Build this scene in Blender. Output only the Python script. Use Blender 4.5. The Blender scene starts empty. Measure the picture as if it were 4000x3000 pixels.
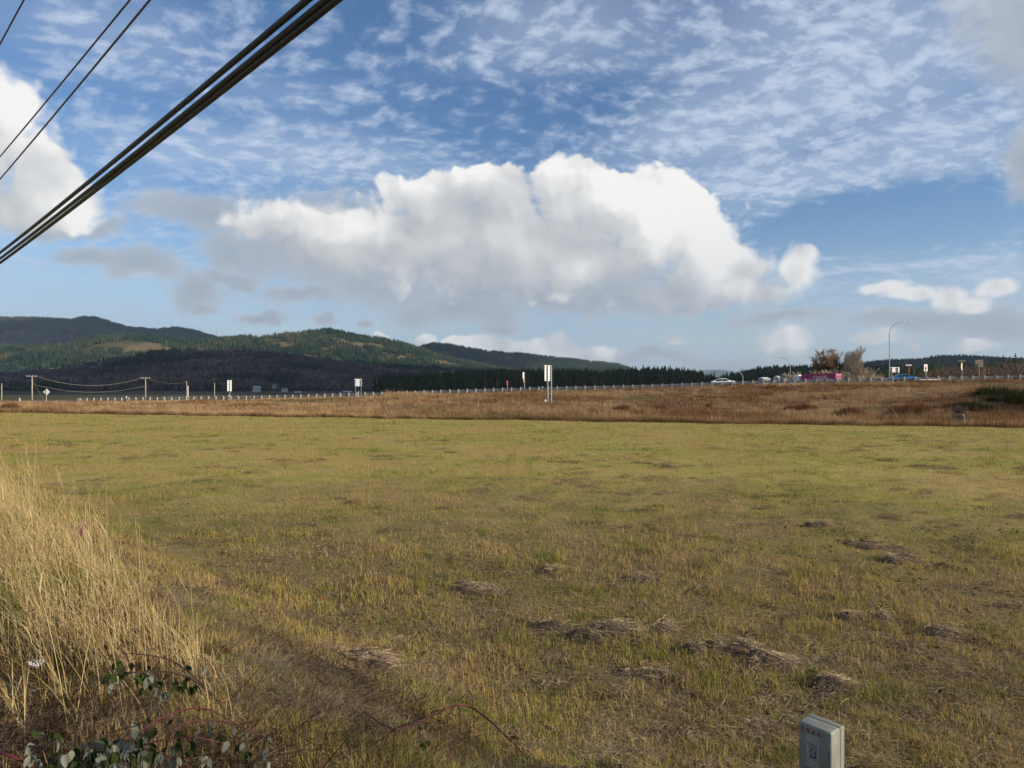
import bpy, bmesh, math, random
import numpy as np
from mathutils import Vector, Matrix, Euler, Quaternion, noise as mnoise

R = math.radians
rng = np.random.default_rng(7)
random.seed(7)
scene = bpy.context.scene
COL = scene.collection

# ------------------------------------------------------------------ camera
FPX, CXP, HORZ = 2770.0, 2000.0, 1520.0      # focal length, centre column and horizon row of the photograph
CAMZ = 3.0
cam_data = bpy.data.cameras.new('camera')
cam_data.sensor_width = 36.0
cam_data.lens = 36.0 * FPX / 4000.0
cam_data.shift_y = (HORZ - 1500.0) / 4000.0
cam_data.clip_start = 0.05
cam_data.clip_end = 60000.0
cam = bpy.data.objects.new('camera', cam_data)
cam.location = (0, 0, CAMZ)
cam.rotation_euler = (R(90), 0, 0)
COL.objects.link(cam)
scene.camera = cam

# ------------------------------------------------------------------ sun and sky
SUN_AZ, SUN_EL = R(112), R(22)               # clockwise from the viewing direction (+Y), above the horizon
SUN_DIR = Vector((math.sin(SUN_AZ) * math.cos(SUN_EL), math.cos(SUN_AZ) * math.cos(SUN_EL), math.sin(SUN_EL)))
sun_data = bpy.data.lights.new('sun', 'SUN')
sun_data.energy = 4.9
sun_data.angle = R(0.53)
sun_data.color = (1.0, 0.88, 0.70)
sun = bpy.data.objects.new('sun', sun_data)
sun.rotation_euler = SUN_DIR.to_track_quat('Z', 'Y').to_euler()
sun.location = (60, -30, 60)
COL.objects.link(sun)

scene.view_settings.view_transform = 'Standard'
scene.view_settings.look = 'None'
EXPO = 0.5
scene.view_settings.exposure = EXPO
scene.view_settings.gamma = 1.0
scene.view_settings.use_curve_mapping = False
scene.render.film_transparent = False
scene.cycles.use_denoising = True
scene.cycles.denoiser = 'OPENIMAGEDENOISE'
scene.cycles.denoising_input_passes = 'RGB_ALBEDO_NORMAL'
scene.cycles.use_adaptive_sampling = True
scene.cycles.adaptive_threshold = 0.022
scene.cycles.adaptive_min_samples = 8
scene.cycles.max_bounces = 4
scene.cycles.diffuse_bounces = 2
scene.cycles.glossy_bounces = 2
scene.cycles.transmission_bounces = 3
scene.cycles.volume_bounces = 0
scene.cycles.transparent_max_bounces = 8
scene.cycles.caustics_reflective = False
scene.cycles.caustics_refractive = False


class NT:
    """Short-hand for building node trees."""
    def __init__(self, tree):
        self.t = tree
        self.x = 0

    def n(self, typ, **kw):
        nd = self.t.nodes.new(typ)
        self.x += 40
        nd.location = (self.x, 0)
        for k, v in kw.items():
            setattr(nd, k, v)
        return nd

    def put(self, sock, v):
        if v is None:
            return
        if isinstance(v, bpy.types.NodeSocket):
            self.t.links.new(v, sock)
        else:
            if isinstance(v, (tuple, list)) and sock.type == 'RGBA' and len(v) == 3:
                v = (*v, 1.0)
            sock.default_value = v

    def m(self, op, a, b=None, c=None, clamp=False):
        nd = self.n('ShaderNodeMath', operation=op, use_clamp=clamp)
        for i, v in enumerate((a, b, c)):
            self.put(nd.inputs[i], v)
        return nd.outputs[0]

    def v(self, op, a, b=None, c=None, scale=None):
        nd = self.n('ShaderNodeVectorMath', operation=op)
        for i, x in enumerate((a, b, c)):
            if x is not None:
                self.put(nd.inputs[i], x)
        if scale is not None:
            self.put(nd.inputs['Scale'], scale)
        return nd.outputs['Value'] if op in ('LENGTH', 'DOT_PRODUCT', 'DISTANCE') else nd.outputs['Vector']

    def ramp(self, x, lo, hi, a=0.0, b=1.0, kind='SMOOTHSTEP'):
        nd = self.n('ShaderNodeMapRange', interpolation_type=kind)
        self.put(nd.inputs['Value'], x)
        self.put(nd.inputs['From Min'], lo); self.put(nd.inputs['From Max'], hi)
        self.put(nd.inputs['To Min'], a); self.put(nd.inputs['To Max'], b)
        return nd.outputs['Result']

    def mix(self, f, a, b, blend='MIX'):
        nd = self.n('ShaderNodeMix', data_type='RGBA', blend_type=blend)
        self.put(nd.inputs[0], f); self.put(nd.inputs[6], a); self.put(nd.inputs[7], b)
        return nd.outputs[2]

    def noise(self, vec, scale, detail=2.0, rough=0.5, dist=0.0, dim='3D', out=0, lac=2.0):
        nd = self.n('ShaderNodeTexNoise', noise_dimensions=dim)
        self.put(nd.inputs['Vector'], vec)
        nd.inputs['Scale'].default_value = scale
        nd.inputs['Detail'].default_value = detail
        nd.inputs['Roughness'].default_value = rough
        nd.inputs['Lacunarity'].default_value = lac
        nd.inputs['Distortion'].default_value = dist
        return nd.outputs[out]

    def voro(self, vec, scale, detail=0.0, rough=0.5, dim='3D', feature='F1', smooth=None):
        nd = self.n('ShaderNodeTexVoronoi', voronoi_dimensions=dim, feature=feature)
        self.put(nd.inputs['Vector'], vec)
        nd.inputs['Scale'].default_value = scale
        nd.inputs['Detail'].default_value = detail
        nd.inputs['Roughness'].default_value = rough
        if smooth is not None:
            nd.inputs['Smoothness'].default_value = smooth
        return nd.outputs['Distance']

    def xyz(self, vec):
        nd = self.n('ShaderNodeSeparateXYZ'); self.put(nd.inputs[0], vec)
        return nd.outputs

    def cxyz(self, x, y, z):
        nd = self.n('ShaderNodeCombineXYZ')
        for i, v in enumerate((x, y, z)):
            self.put(nd.inputs[i], v)
        return nd.outputs[0]


def px_dir(x, y):
    """Photograph pixel of the sky -> azimuth, elevation."""
    u, v = (x - CXP) / FPX, (HORZ - y) / FPX
    return math.atan(u), math.atan(v / math.sqrt(1 + u * u))


# the clouds of the photograph: (column, row, half width, half height) in 2212-pixel units
K = 4000.0 / 2212.0
CUMULUS = [
    (960, 420, 170, 60), (1080, 410, 120, 60),
    (1120, 540, 400, 125), (800, 540, 290, 90),
    (1235, 405, 105, 85), (1335, 450, 190, 100), (1430, 425, 95, 75), (1465, 510, 140, 105), (1535, 570, 115, 90),
    (1600, 610, 95, 70), (1725, 595, 50, 68), (1660, 635, 105, 45), (1300, 560, 270, 105), (1130, 520, 170, 120),
    (1010, 500, 150, 95), (880, 500, 150, 85), (800, 520, 120, 70), (1480, 620, 170, 60),
    (640, 470, 150, 55), (560, 480, 90, 40), (720, 530, 140, 60),
    (-10, 290, 125, 150), (80, 360, 125, 115), (150, 430, 110, 65), (40, 450, 240, 50), (20, 215, 75, 60),
    (830, 727, 24, 15), (920, 735, 40, 16), (1050, 745, 80, 24), (1195, 744, 65, 32), (1270, 764, 85, 24), (1130, 758, 70, 24), (990, 742, 40, 16),
    (1900, 625, 70, 24), (2050, 645, 50, 38), (2160, 625, 60, 26), (1960, 640, 90, 20), (1700, 728, 90, 32), (1445, 733, 42, 13),
    (1885, 738, 75, 18), (1968, 742, 30, 20), (2110, 748, 80, 16), (2110, 660, 60, 22),
]
SHADE = [        # shade (+) and brightness (-) painted by hand onto parts of the big cloud
    (1000, 450, 100, 95, 0.35), (900, 590, 260, 75, 0.35), (640, 520, 210, 70, 0.27), (1120, 610, 260, 70, 0.31), (700, 420, 160, 45, 0.19), (1350, 640, 240, 45, 0.27), (150, 440, 200, 70, 0.19), (560, 450, 130, 60, 0.15),
    (1390, 470, 240, 130, -.45), (815, 470, 70, 80, -1.1), (900, 540, 60, 40, -.5), (1245, 575, 70, 45, -.7), (1440, 470, 140, 100, -.7), (1310, 390, 140, 60, -.6), (1540, 540, 80, 70, -.5), (40, 230, 110, 90, -.6),
]
GREY = [
    (900, 600, 330, 55), (1100, 640, 330, 50), (700, 570, 190, 60), (1000, 675, 170, 42), (1075, 708, 60, 16), (1300, 655, 270, 38),
    (800, 610, 150, 60), (1500, 660, 120, 22), (500, 530, 90, 50), (620, 540, 170, 70), (720, 490, 240, 80), (520, 590, 70, 28), (560, 480, 130, 40),
    (300, 570, 100, 32), (200, 555, 120, 22), (430, 620, 75, 50), (450, 662, 42, 12), (563, 678, 50, 13), (695, 690, 32, 11),
    (785, 695, 28, 10), (545, 611, 24, 11), (470, 585, 60, 24), (640, 640, 90, 22), (420, 455, 140, 40),
    (2240, 50, 190, 120), (2250, 190, 80, 110), (2240, 330, 75, 85),
    (1560, 775, 120, 16), (1420, 770, 100, 14), (2000, 700, 260, 24), (1700, 690, 150, 16), (2150, 705, 160, 40), (150, 480, 150, 28),
]
ALTO_COVER = [   # where the small high clouds are thick; negative weight where the sky is clear
    (1800, 160, 560, 260, 1.05), (1180, 70, 330, 120, .75), (680, 340, 420, 85, 1.0), (330, 320, 300, 90, .45), (2050, 330, 360, 110, .75),
    (1650, 395, 260, 55, .85), (200, 60, 330, 110, .35), (650, 215, 360, 60, .40), (1000, 180, 300, 100, .12), (1480, 290, 330, 90, .6), (420, 120, 420, 140, .35),
    (2000, 570, 320, 14, .8), (1850, 552, 160, 9, .6), (2150, 600, 200, 40, .55),
    (1960, 480, 360, 95, -2.2), (1750, 500, 200, 60, -1.2), (1000, 240, 320, 60, -.3), (1150, 250, 260, 90, -.3),
]


def blob_field(nt, p, blobs, soft=0.25):
    acc = None
    for b in blobs:
        az, el = px_dir(b[0] * K, b[1] * K)
        ca = math.cos(az)
        rx, ry = b[2] * K / FPX * ca * ca, b[3] * K / FPX * ca
        q = nt.v('MULTIPLY_ADD', p, (1 / rx, 1 / ry, 0), (-az / rx, -el / ry, 0))
        d = nt.v('LENGTH', q)
        f = nt.m('SUBTRACT', 1.0, d)
        if len(b) > 4:
            f = nt.m('MULTIPLY', nt.m('MAXIMUM', f, 0.0), b[4])
            acc = f if acc is None else nt.m('ADD', acc, f)
        else:
            acc = f if acc is None else nt.m('SMOOTH_MAX', acc, f, soft)
    return acc


def build_world():
    w = bpy.data.worlds.new('World')
    scene.world = w
    w.use_nodes = True
    w.cycles.sampling_method = 'MANUAL'
    w.cycles.sample_map_resolution = 256
    w.node_tree.nodes.clear()
    nt = NT(w.node_tree)
    out = nt.n('ShaderNodeOutputWorld')
    sky = nt.n('ShaderNodeTexSky', sky_type='NISHITA')
    sky.sun_disc = False
    sky.sun_elevation = SUN_EL
    sky.sun_rotation = SUN_AZ
    sky.altitude = 50
    sky.air_density = 1.0; sky.dust_density = 0.3; sky.ozone_density = 1.6
    tc = nt.n('ShaderNodeTexCoord')
    d = nt.v('NORMALIZE', tc.outputs['Generated'])
    x, y, z = nt.xyz(d)
    az = nt.m('ARCTAN2', x, y)
    el = nt.m('ARCSINE', z)
    p = nt.cxyz(az, el, 0.0)
    hs = nt.n('ShaderNodeHueSaturation'); hs.inputs['Saturation'].default_value = SKY_SAT
    nt.put(hs.inputs['Color'], sky.outputs[0])
    blue = nt.mix(1.0, hs.outputs[0], SKY_TINT, 'MULTIPLY')
    g = 2.0 ** -EXPO / SKY_STRENGTH

    def cc(r, gg, b):
        return (r * g, gg * g, b * g)

    def sub5(v):
        return nt.v('SUBTRACT', v, (0.5, 0.5, 0.5))
    # plane of the high rippled cloud, far above
    zc = nt.m('ADD', nt.m('MAXIMUM', z, 0.0), 0.26)
    q = nt.cxyz(nt.m('DIVIDE', x, zc), nt.m('DIVIDE', y, zc), 0.0)
    rot = nt.n('ShaderNodeMapping'); nt.put(rot.inputs['Vector'], q)
    rot.inputs['Rotation'].default_value = (0, 0, R(-28)); rot.inputs['Scale'].default_value = (1.0, 1.25, 1.0)
    qr = rot.outputs[0]
    big = nt.noise(qr, 0.9, 2.0, 0.5, dim='2D')
    bigc = nt.m('MULTIPLY', nt.m('SUBTRACT', big, 0.5), 0.9)
    hiel = nt.ramp(el, 0.05, 0.16)

    # ---------- the sky round about: the same two kinds of cloud, from noise alone
    cell_b = nt.noise(qr, 7.0, 2.0, 0.55, dim='2D')
    sb = nt.m('ADD', nt.m('MULTIPLY', nt.m('SUBTRACT', cell_b, 0.5), 2.3), nt.m('MULTIPLY', bigc, 0.85))
    col = nt.mix(nt.m('MULTIPLY', nt.m('MULTIPLY', nt.ramp(sb, -0.3, 0.6), 0.7), hiel), blue, cc(*ALTO_COL))
    gen = nt.noise(nt.v('MULTIPLY', d, (1.0, 1.0, 1.7)), 3.2, 4.0, 0.55)
    band = nt.m('MULTIPLY', nt.ramp(el, 0.0, 0.08), nt.ramp(el, 0.55, 0.25))
    ga = nt.m('MULTIPLY', nt.ramp(gen, 0.50, 0.58), band)
    col = nt.mix(ga, col, nt.mix(nt.ramp(gen, 0.50, 0.68), cc(*CUM_LITE), cc(*CUM_DARK)))
    bg_b = nt.n('ShaderNodeBackground'); bg_b.inputs['Strength'].default_value = SKY_STRENGTH
    nt.put(bg_b.inputs['Color'], col)

    # ---------- the sky of the photograph
    # high rippled cloud
    wq = sub5(nt.noise(qr, 3.0, 2.0, 0.5, dim='2D', out=1))
    qw = nt.v('ADD', qr, nt.v('SCALE', wq, scale=0.12))
    cell = nt.noise(qw, 15.5, 6.0, 0.60, dim='2D')
    cover = nt.m('ADD', blob_field(nt, p, ALTO_COVER), bigc)
    s = nt.m('ADD', nt.m('MULTIPLY', nt.m('SUBTRACT', cell, 0.5), 3.0), nt.m('MULTIPLY', nt.m('SUBTRACT', cover, 0.34), 0.85))
    a_alto = nt.m('MULTIPLY', nt.ramp(s, -0.75, 1.0), 0.88)
    veil = nt.m('MULTIPLY', nt.ramp(cover, -0.25, 0.9), 0.46)
    a_alto = nt.m('MULTIPLY', nt.m('MAXIMUM', a_alto, veil), hiel)
    col = nt.mix(a_alto, blue, cc(*ALTO_COL))
    # thin pale veil low over the horizon
    hz = nt.m('MULTIPLY', nt.ramp(el, 0.24, 0.02), nt.ramp(nt.noise(nt.v('MULTIPLY', p, (1.0, 4.5, 1.0)), 4.0, 3.0, 0.55), 0.25, 0.62, 0.35, 1.0))
    col = nt.mix(nt.m('MULTIPLY', hz, 0.75), col, cc(*VEIL_COL))
    # lumps shared by both lower layers
    warp = sub5(nt.noise(p, 9.0, 3.0, 0.55, out=1))
    lx, ly = 0.70, 0.71
    st = 0.013
    p2 = nt.v('ADD', p, (lx * st, ly * st, 0.0))
    lump = nt.m('SUBTRACT', nt.noise(p, 17.0, 9.0, 0.63), 0.5)
    lump2 = nt.m('SUBTRACT', nt.noise(p2, 17.0, 7.0, 0.63), 0.5)

    def lit(k, tau):
        return nt.m('POWER', math.e, nt.m('MULTIPLY', nt.m('MAXIMUM', tau, 0.0), -k))
    # ragged grey cloud, soft edged
    pg = nt.v('ADD', p, nt.v('SCALE', warp, scale=0.075))
    fg = nt.m('ADD', blob_field(nt, pg, GREY), 0.22)
    dg = nt.m('ADD', fg, nt.m('MULTIPLY', lump, 1.7))
    tg = nt.m('ADD', nt.m('ADD', fg, 0.15), nt.m('MULTIPLY', lump2, 1.6))
    col = nt.mix(nt.m('MULTIPLY', nt.ramp(dg, -0.08, 0.70), 0.86), col, nt.mix(lit(1.6, tg), cc(*GREY_DARK), cc(*GREY_LITE)))
    # cumulus, crisp and bright towards the sun
    pc = nt.v('ADD', p, nt.v('SCALE', warp, scale=0.050))
    bil = nt.m('SUBTRACT', 0.40, nt.voro(pg, 21.0, 2.0, 0.5, dim='2D'))
    bil2 = nt.m('SUBTRACT', 0.40, nt.voro(nt.v('ADD', pg, (lx * st, ly * st, 0.0)), 21.0, 1.0, 0.5, dim='2D'))
    f0 = nt.m('ADD', blob_field(nt, pc, CUMULUS), 0.16)
    f3 = nt.m('ADD', blob_field(nt, nt.v('ADD', pc, (lx * 0.055, ly * 0.055, 0.0)), CUMULUS), 0.16)
    dens = nt.m('ADD', f0, nt.m('ADD', nt.m('MULTIPLY', lump, 0.62), nt.m('MULTIPLY', bil, 0.42)))
    soft = nt.v('ADD', p, nt.v('SCALE', warp, scale=0.03))
    s0 = nt.m('SUBTRACT', nt.noise(soft, 9.0, 3.0, 0.5), 0.5)
    s2 = nt.m('SUBTRACT', nt.noise(nt.v('ADD', soft, (lx * 0.034, ly * 0.034, 0.0)), 9.0, 3.0, 0.5), 0.5)
    near = nt.m('ADD', nt.m('MULTIPLY', lump2, 0.55), nt.m('MULTIPLY', bil2, 0.40))
    near0 = nt.m('ADD', nt.m('MULTIPLY', lump, 0.55), nt.m('MULTIPLY', bil, 0.40))
    tau = nt.m('ADD', nt.m('MULTIPLY', nt.m('MAXIMUM', nt.m('ADD', f3, 0.12), 0.0), 0.85), nt.m('MULTIPLY', nt.m('SUBTRACT', near, near0), 0.9))
    tau = nt.m('ADD', tau, nt.m('MULTIPLY', nt.m('SUBTRACT', s2, s0), 2.4))
    tau = nt.m('ADD', tau, nt.m('MULTIPLY', s2, 0.9))
    tau = nt.m('ADD', tau, nt.m('MULTIPLY', nt.m('MAXIMUM', nt.m('SUBTRACT', f0, 0.20), 0.0), 0.35))
    tau = nt.m('ADD', tau, blob_field(nt, pg, SHADE))
    L = lit(0.92, tau)
    low = nt.m('MULTIPLY', nt.ramp(el, 0.27, 0.10), nt.ramp(az, -0.05, 0.30, 0.15, 1.0))
    soft_l = nt.ramp(az, -0.02, -0.30)
    edge = nt.m('ADD', nt.m('ADD', nt.m('MULTIPLY', soft_l, 0.18), nt.ramp(L, 0.15, 0.8, 0.62, 0.20)), nt.m('MULTIPLY', low, 0.40))
    ac = nt.m('MULTIPLY', nt.ramp(dens, 0.03, edge), nt.ramp(el, 0.05, 0.22, 0.90, 0.98))
    col = nt.mix(ac, col, nt.mix(nt.m('MULTIPLY', L, nt.m('SUBTRACT', 1.0, nt.m('MULTIPLY', low, 0.16))), cc(*CUM_DARK), cc(*CUM_LITE)))
    bg_a = nt.n('ShaderNodeBackground'); bg_a.inputs['Strength'].default_value = SKY_STRENGTH
    nt.put(bg_a.inputs['Color'], col)
    # one runs into the other beyond the field of view; the half below the ground needs no detail
    f = nt.m('MAXIMUM', nt.ramp(nt.m('ABSOLUTE', az), 0.72, 0.95), nt.ramp(el, 0.56, 0.75))
    f = nt.m('MAXIMUM', f, nt.m('LESS_THAN', z, -0.01))
    ms = nt.n('ShaderNodeMixShader')
    nt.put(ms.inputs[0], f)
    nt.t.links.new(bg_a.outputs[0], ms.inputs[1]); nt.t.links.new(bg_b.outputs[0], ms.inputs[2])
    nt.t.links.new(ms.outputs[0], out.inputs[0])


SKY_STRENGTH = 0.08
SKY_SAT, SKY_TINT = 1.16, (1.0, 1.05, 1.17)
ALTO_COL = (0.62, 0.72, 0.88)
VEIL_COL = (0.46, 0.58, 0.76)
GREY_DARK, GREY_LITE = (0.365, 0.415, 0.485), (0.70, 0.73, 0.78)
CUM_DARK, CUM_LITE = (0.385, 0.42, 0.465), (1.02, 1.01, 0.98)
build_world()

# ------------------------------------------------------------------ helpers
def at(px, py, Y):
    """World point at depth Y that shows at this pixel of the photograph."""
    return Vector(((px - CXP) / FPX * Y, Y, CAMZ - (py - HORZ) / FPX * Y))


def link(o, parent=None):
    COL.objects.link(o)
    if parent is not None:
        o.parent = parent
    return o


def tag(o, label=None, cat=None, group=None, kind=None):
    if label: o['label'] = label
    if cat: o['category'] = cat
    if group: o['group'] = group
    if kind: o['kind'] = kind
    return o


def empty(name, loc, rz=0.0, label=None, cat=None, group=None):
    o = bpy.data.objects.new(name, None)
    o.empty_display_size = 0.3
    o.location = loc
    o.rotation_euler = (0, 0, rz)
    link(o)
    return tag(o, label, cat, group)


def copy_tree(o, parent=None):
    c = o.copy()
    COL.objects.link(c)
    c.parent = parent
    for ch in list(o.children):
        copy_tree(ch, c)
    return c


class MB:
    """Collects shapes and links them as one mesh object."""
    def __init__(self):
        self.v, self.f, self.uv = [], [], None

    def add(self, vs, fs, M=None):
        b = len(self.v)
        for p in vs:
            p = Vector(p)
            self.v.append(tuple(M @ p) if M is not None else tuple(p))
        self.f += [tuple(i + b for i in f) for f in fs]
        return self

    def box(self, c, s, M=None, bev=0.0):
        x, y, z = (k / 2 for k in s)
        if bev <= 0:
            vs = [(c[0] + a * x, c[1] + b * y, c[2] + d * z) for a in (-1, 1) for b in (-1, 1) for d in (-1, 1)]
            return self.add(vs, [(0, 1, 3, 2), (4, 6, 7, 5), (0, 4, 5, 1), (2, 3, 7, 6), (0, 2, 6, 4), (1, 5, 7, 3)], M)
        bm = bmesh.new()
        bmesh.ops.create_cube(bm, size=1.0)
        bmesh.ops.scale(bm, vec=s, verts=bm.verts)
        bmesh.ops.bevel(bm, geom=bm.edges[:], offset=bev, segments=2, profile=0.5, affect='EDGES')
        bmesh.ops.translate(bm, vec=c, verts=bm.verts)
        bm.verts.index_update()
        self.add([v.co for v in bm.verts], [[v.index for v in f.verts] for f in bm.faces], M)
        bm.free()
        return self

    def tube(self, pts, r, n=8, caps=True):
        pts = [Vector(p) for p in pts]
        rs = r if isinstance(r, (list, tuple)) else [r] * len(pts)
        up = None
        b = len(self.v)
        for i, p in enumerate(pts):
            t = (pts[min(i + 1, len(pts) - 1)] - pts[max(i - 1, 0)]).normalized()
            if up is None:
                up = t.orthogonal().normalized()
            up = (up - t * up.dot(t))
            up = up.normalized() if up.length > 1e-6 else t.orthogonal().normalized()
            sd = t.cross(up)
            for k in range(n):
                a = 2 * math.pi * k / n
                self.v.append(tuple(p + (up * math.cos(a) + sd * math.sin(a)) * rs[i]))
        for i in range(len(pts) - 1):
            for k in range(n):
                k2 = (k + 1) % n
                self.f.append((b + i * n + k, b + i * n + k2, b + (i + 1) * n + k2, b + (i + 1) * n + k))
        if caps:
            self.f.append(tuple(b + k for k in reversed(range(n))))
            self.f.append(tuple(b + (len(pts) - 1) * n + k for k in range(n)))
        return self

    def lathe(self, prof, n=24, M=None):
        """prof: (radius, z) pairs round the Z axis."""
        vs, fs = [], []
        for r, z in prof:
            for k in range(n):
                a = 2 * math.pi * k / n
                vs.append((r * math.cos(a), r * math.sin(a), z))
        for i in range(len(prof) - 1):
            for k in range(n):
                k2 = (k + 1) % n
                fs.append((i * n + k, i * n + k2, (i + 1) * n + k2, (i + 1) * n + k))
        fs.append(tuple(reversed(range(n))))
        fs.append(tuple((len(prof) - 1) * n + k for k in range(n)))
        return self.add(vs, fs, M)

    def prism(self, poly, y0, y1, M=None):
        """poly of (x, z) extruded along y."""
        n = len(poly)
        vs = [(x, y0, z) for x, z in poly] + [(x, y1, z) for x, z in poly]
        fs = [tuple(range(n)), tuple(reversed(range(n, 2 * n)))]
        fs += [(i, n + i, n + (i + 1) % n, (i + 1) % n) for i in range(n)]
        return self.add(vs, fs, M)

    def mesh(self, name, mat=None, smooth=False):
        me = bpy.data.meshes.new(name)
        me.from_pydata(self.v, [], self.f)
        if mat is not None:
            me.materials.append(mat)
        if smooth:
            me.polygons.foreach_set('use_smooth', [True] * len(me.polygons))
        me.update()
        return me

    def build(self, name, mat, parent=None, smooth=False):
        return link(bpy.data.objects.new(name, self.mesh(name, mat, smooth)), parent)


def np_mesh(name, V, F, mat=None, smooth=False, attrs=None):
    """V (n,3) and F (m,k) arrays -> mesh."""
    me = bpy.data.meshes.new(name)
    V = np.asarray(V, np.float32); F = np.asarray(F, np.int32)
    k = F.shape[1]
    me.vertices.add(len(V)); me.vertices.foreach_set('co', V.ravel())
    me.loops.add(F.size); me.loops.foreach_set('vertex_index', F.ravel())
    me.polygons.add(len(F)); me.polygons.foreach_set('loop_start', np.arange(0, F.size, k, dtype=np.int32))
    if smooth:
        me.polygons.foreach_set('use_smooth', np.ones(len(F), bool))
    for an, av in (attrs or {}).items():
        a = me.attributes.new(an, 'FLOAT', 'POINT')
        a.data.foreach_set('value', np.asarray(av, np.float32))
    me.update(calc_edges=True)
    if mat is not None:
        me.materials.append(mat)
    return me


def np_obj(name, V, F, mat, parent=None, smooth=False, attrs=None):
    return link(bpy.data.objects.new(name, np_mesh(name, V, F, mat, smooth, attrs)), parent)


# value noise for placing things (numpy)
def vnoise(x, y, seed=0):
    x = np.asarray(x, float); y = np.asarray(y, float)
    xi, yi = np.floor(x).astype(np.int64), np.floor(y).astype(np.int64)
    fx, fy = x - xi, y - yi
    fx, fy = fx * fx * (3 - 2 * fx), fy * fy * (3 - 2 * fy)

    def h(a, b):
        n = (a * 374761393 + b * 668265263 + seed * 144269504) & 0xffffffff
        n = ((n ^ (n >> 13)) * 1274126177) & 0xffffffff
        return ((n ^ (n >> 16)) & 0xffff) / 65535.0
    return (h(xi, yi) * (1 - fx) + h(xi + 1, yi) * fx) * (1 - fy) + (h(xi, yi + 1) * (1 - fx) + h(xi + 1, yi + 1) * fx) * fy


def fbm(x, y, octv=4, seed=0):
    s, a, t = 0.0, 0.5, 0.0
    for o in range(octv):
        s = s + a * vnoise(np.asarray(x) * 2 ** o, np.asarray(y) * 2 ** o, seed + o * 17)
        t += a
        a *= 0.5
    return s / t


# ------------------------------------------------------------------ materials
def new_mat(name):
    m = bpy.data.materials.new(name)
    m.use_nodes = True
    m.node_tree.nodes.clear()
    nt = NT(m.node_tree)
    return m, nt, nt.n('ShaderNodeOutputMaterial')


def paint(name, col, rough=0.5, metal=0.0, var=0.12, scale=6.0, dirt=None, dirt_amt=0.35, bump=0.0, spec=0.5):
    """Plain surface with uneven tone, dirt and fine relief."""
    m, nt, out = new_mat(name)
    b = nt.n('ShaderNodeBsdfPrincipled')
    tc = nt.n('ShaderNodeTexCoord')
    n = nt.noise(tc.outputs['Object'], scale, 5.0, 0.6)
    c = nt.mix(nt.ramp(n, 0.3, 0.7, 0.0, 1.0), tuple(x * (1 - var) for x in col), tuple(min(1, x * (1 + var)) for x in col))
    if dirt is not None:
        n2 = nt.noise(tc.outputs['Object'], scale * 0.35, 6.0, 0.65)
        c = nt.mix(nt.m('MULTIPLY', nt.ramp(n2, 0.45, 0.75), dirt_amt), c, dirt)
    nt.put(b.inputs['Base Color'], c)
    b.inputs['Roughness'].default_value = rough
    b.inputs['Metallic'].default_value = metal
    b.inputs['Specular IOR Level'].default_value = spec
    if bump > 0:
        bn = nt.n('ShaderNodeBump'); bn.inputs['Strength'].default_value = bump; bn.inputs['Distance'].default_value = 0.02
        nt.put(bn.inputs['Height'], nt.noise(tc.outputs['Object'], scale * 5, 4.0, 0.6))
        nt.put(b.inputs['Normal'], bn.outputs[0])
    nt.t.links.new(b.outputs[0], out.inputs[0])
    return m


def plant(name, colours, weights, s1=0.3, s2=2.0, trans=0.35, tone_w=0.5, rough=0.8, contrast=1.0, inst_w=0.0):
    """Leaves and blades: colours blended along a ramp driven by patches on the ground, the blade's own tone and chance."""
    m, nt, out = new_mat(name)
    pos = nt.n('ShaderNodeNewGeometry').outputs['Position']
    at_ = nt.n('ShaderNodeAttribute'); at_.attribute_name = 'tone'
    n1 = nt.noise(pos, s1, 4.0, 0.6)
    n2 = nt.noise(pos, s2, 3.0, 0.6)
    f = nt.m('ADD', nt.m('MULTIPLY', nt.m('SUBTRACT', n1, 0.5), weights[0] * 2), nt.m('MULTIPLY', nt.m('SUBTRACT', n2, 0.5), weights[1] * 2))
    f = nt.m('ADD', f, nt.m('MULTIPLY', nt.m('SUBTRACT', at_.outputs['Fac'], 0.5), tone_w))
    if inst_w:
        oi = nt.n('ShaderNodeObjectInfo')
        f = nt.m('ADD', f, nt.m('MULTIPLY', nt.m('SUBTRACT', oi.outputs['Random'], 0.5), inst_w))
    f = nt.m('ADD', nt.m('MULTIPLY', f, contrast), 0.5)
    cr = nt.n('ShaderNodeValToRGB')
    el = cr.color_ramp.elements
    el[0].position = colours[0][0]; el[0].color = (*colours[0][1], 1)
    el[1].position = colours[-1][0]; el[1].color = (*colours[-1][1], 1)
    for p_, c_ in colours[1:-1]:
        e = el.new(p_); e.color = (*c_, 1)
    nt.put(cr.inputs[0], f)
    d = nt.n('ShaderNodeBsdfDiffuse'); nt.put(d.inputs['Color'], cr.outputs[0])
    sh = d.outputs[0]
    if trans > 0:
        t = nt.n('ShaderNodeBsdfTranslucent'); nt.put(t.inputs['Color'], cr.outputs[0])
        ms = nt.n('ShaderNodeMixShader'); ms.inputs[0].default_value = trans
        nt.t.links.new(sh, ms.inputs[1]); nt.t.links.new(t.outputs[0], ms.inputs[2])
        sh = ms.outputs[0]
    nt.t.links.new(sh, out.inputs[0])
    return m


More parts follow.
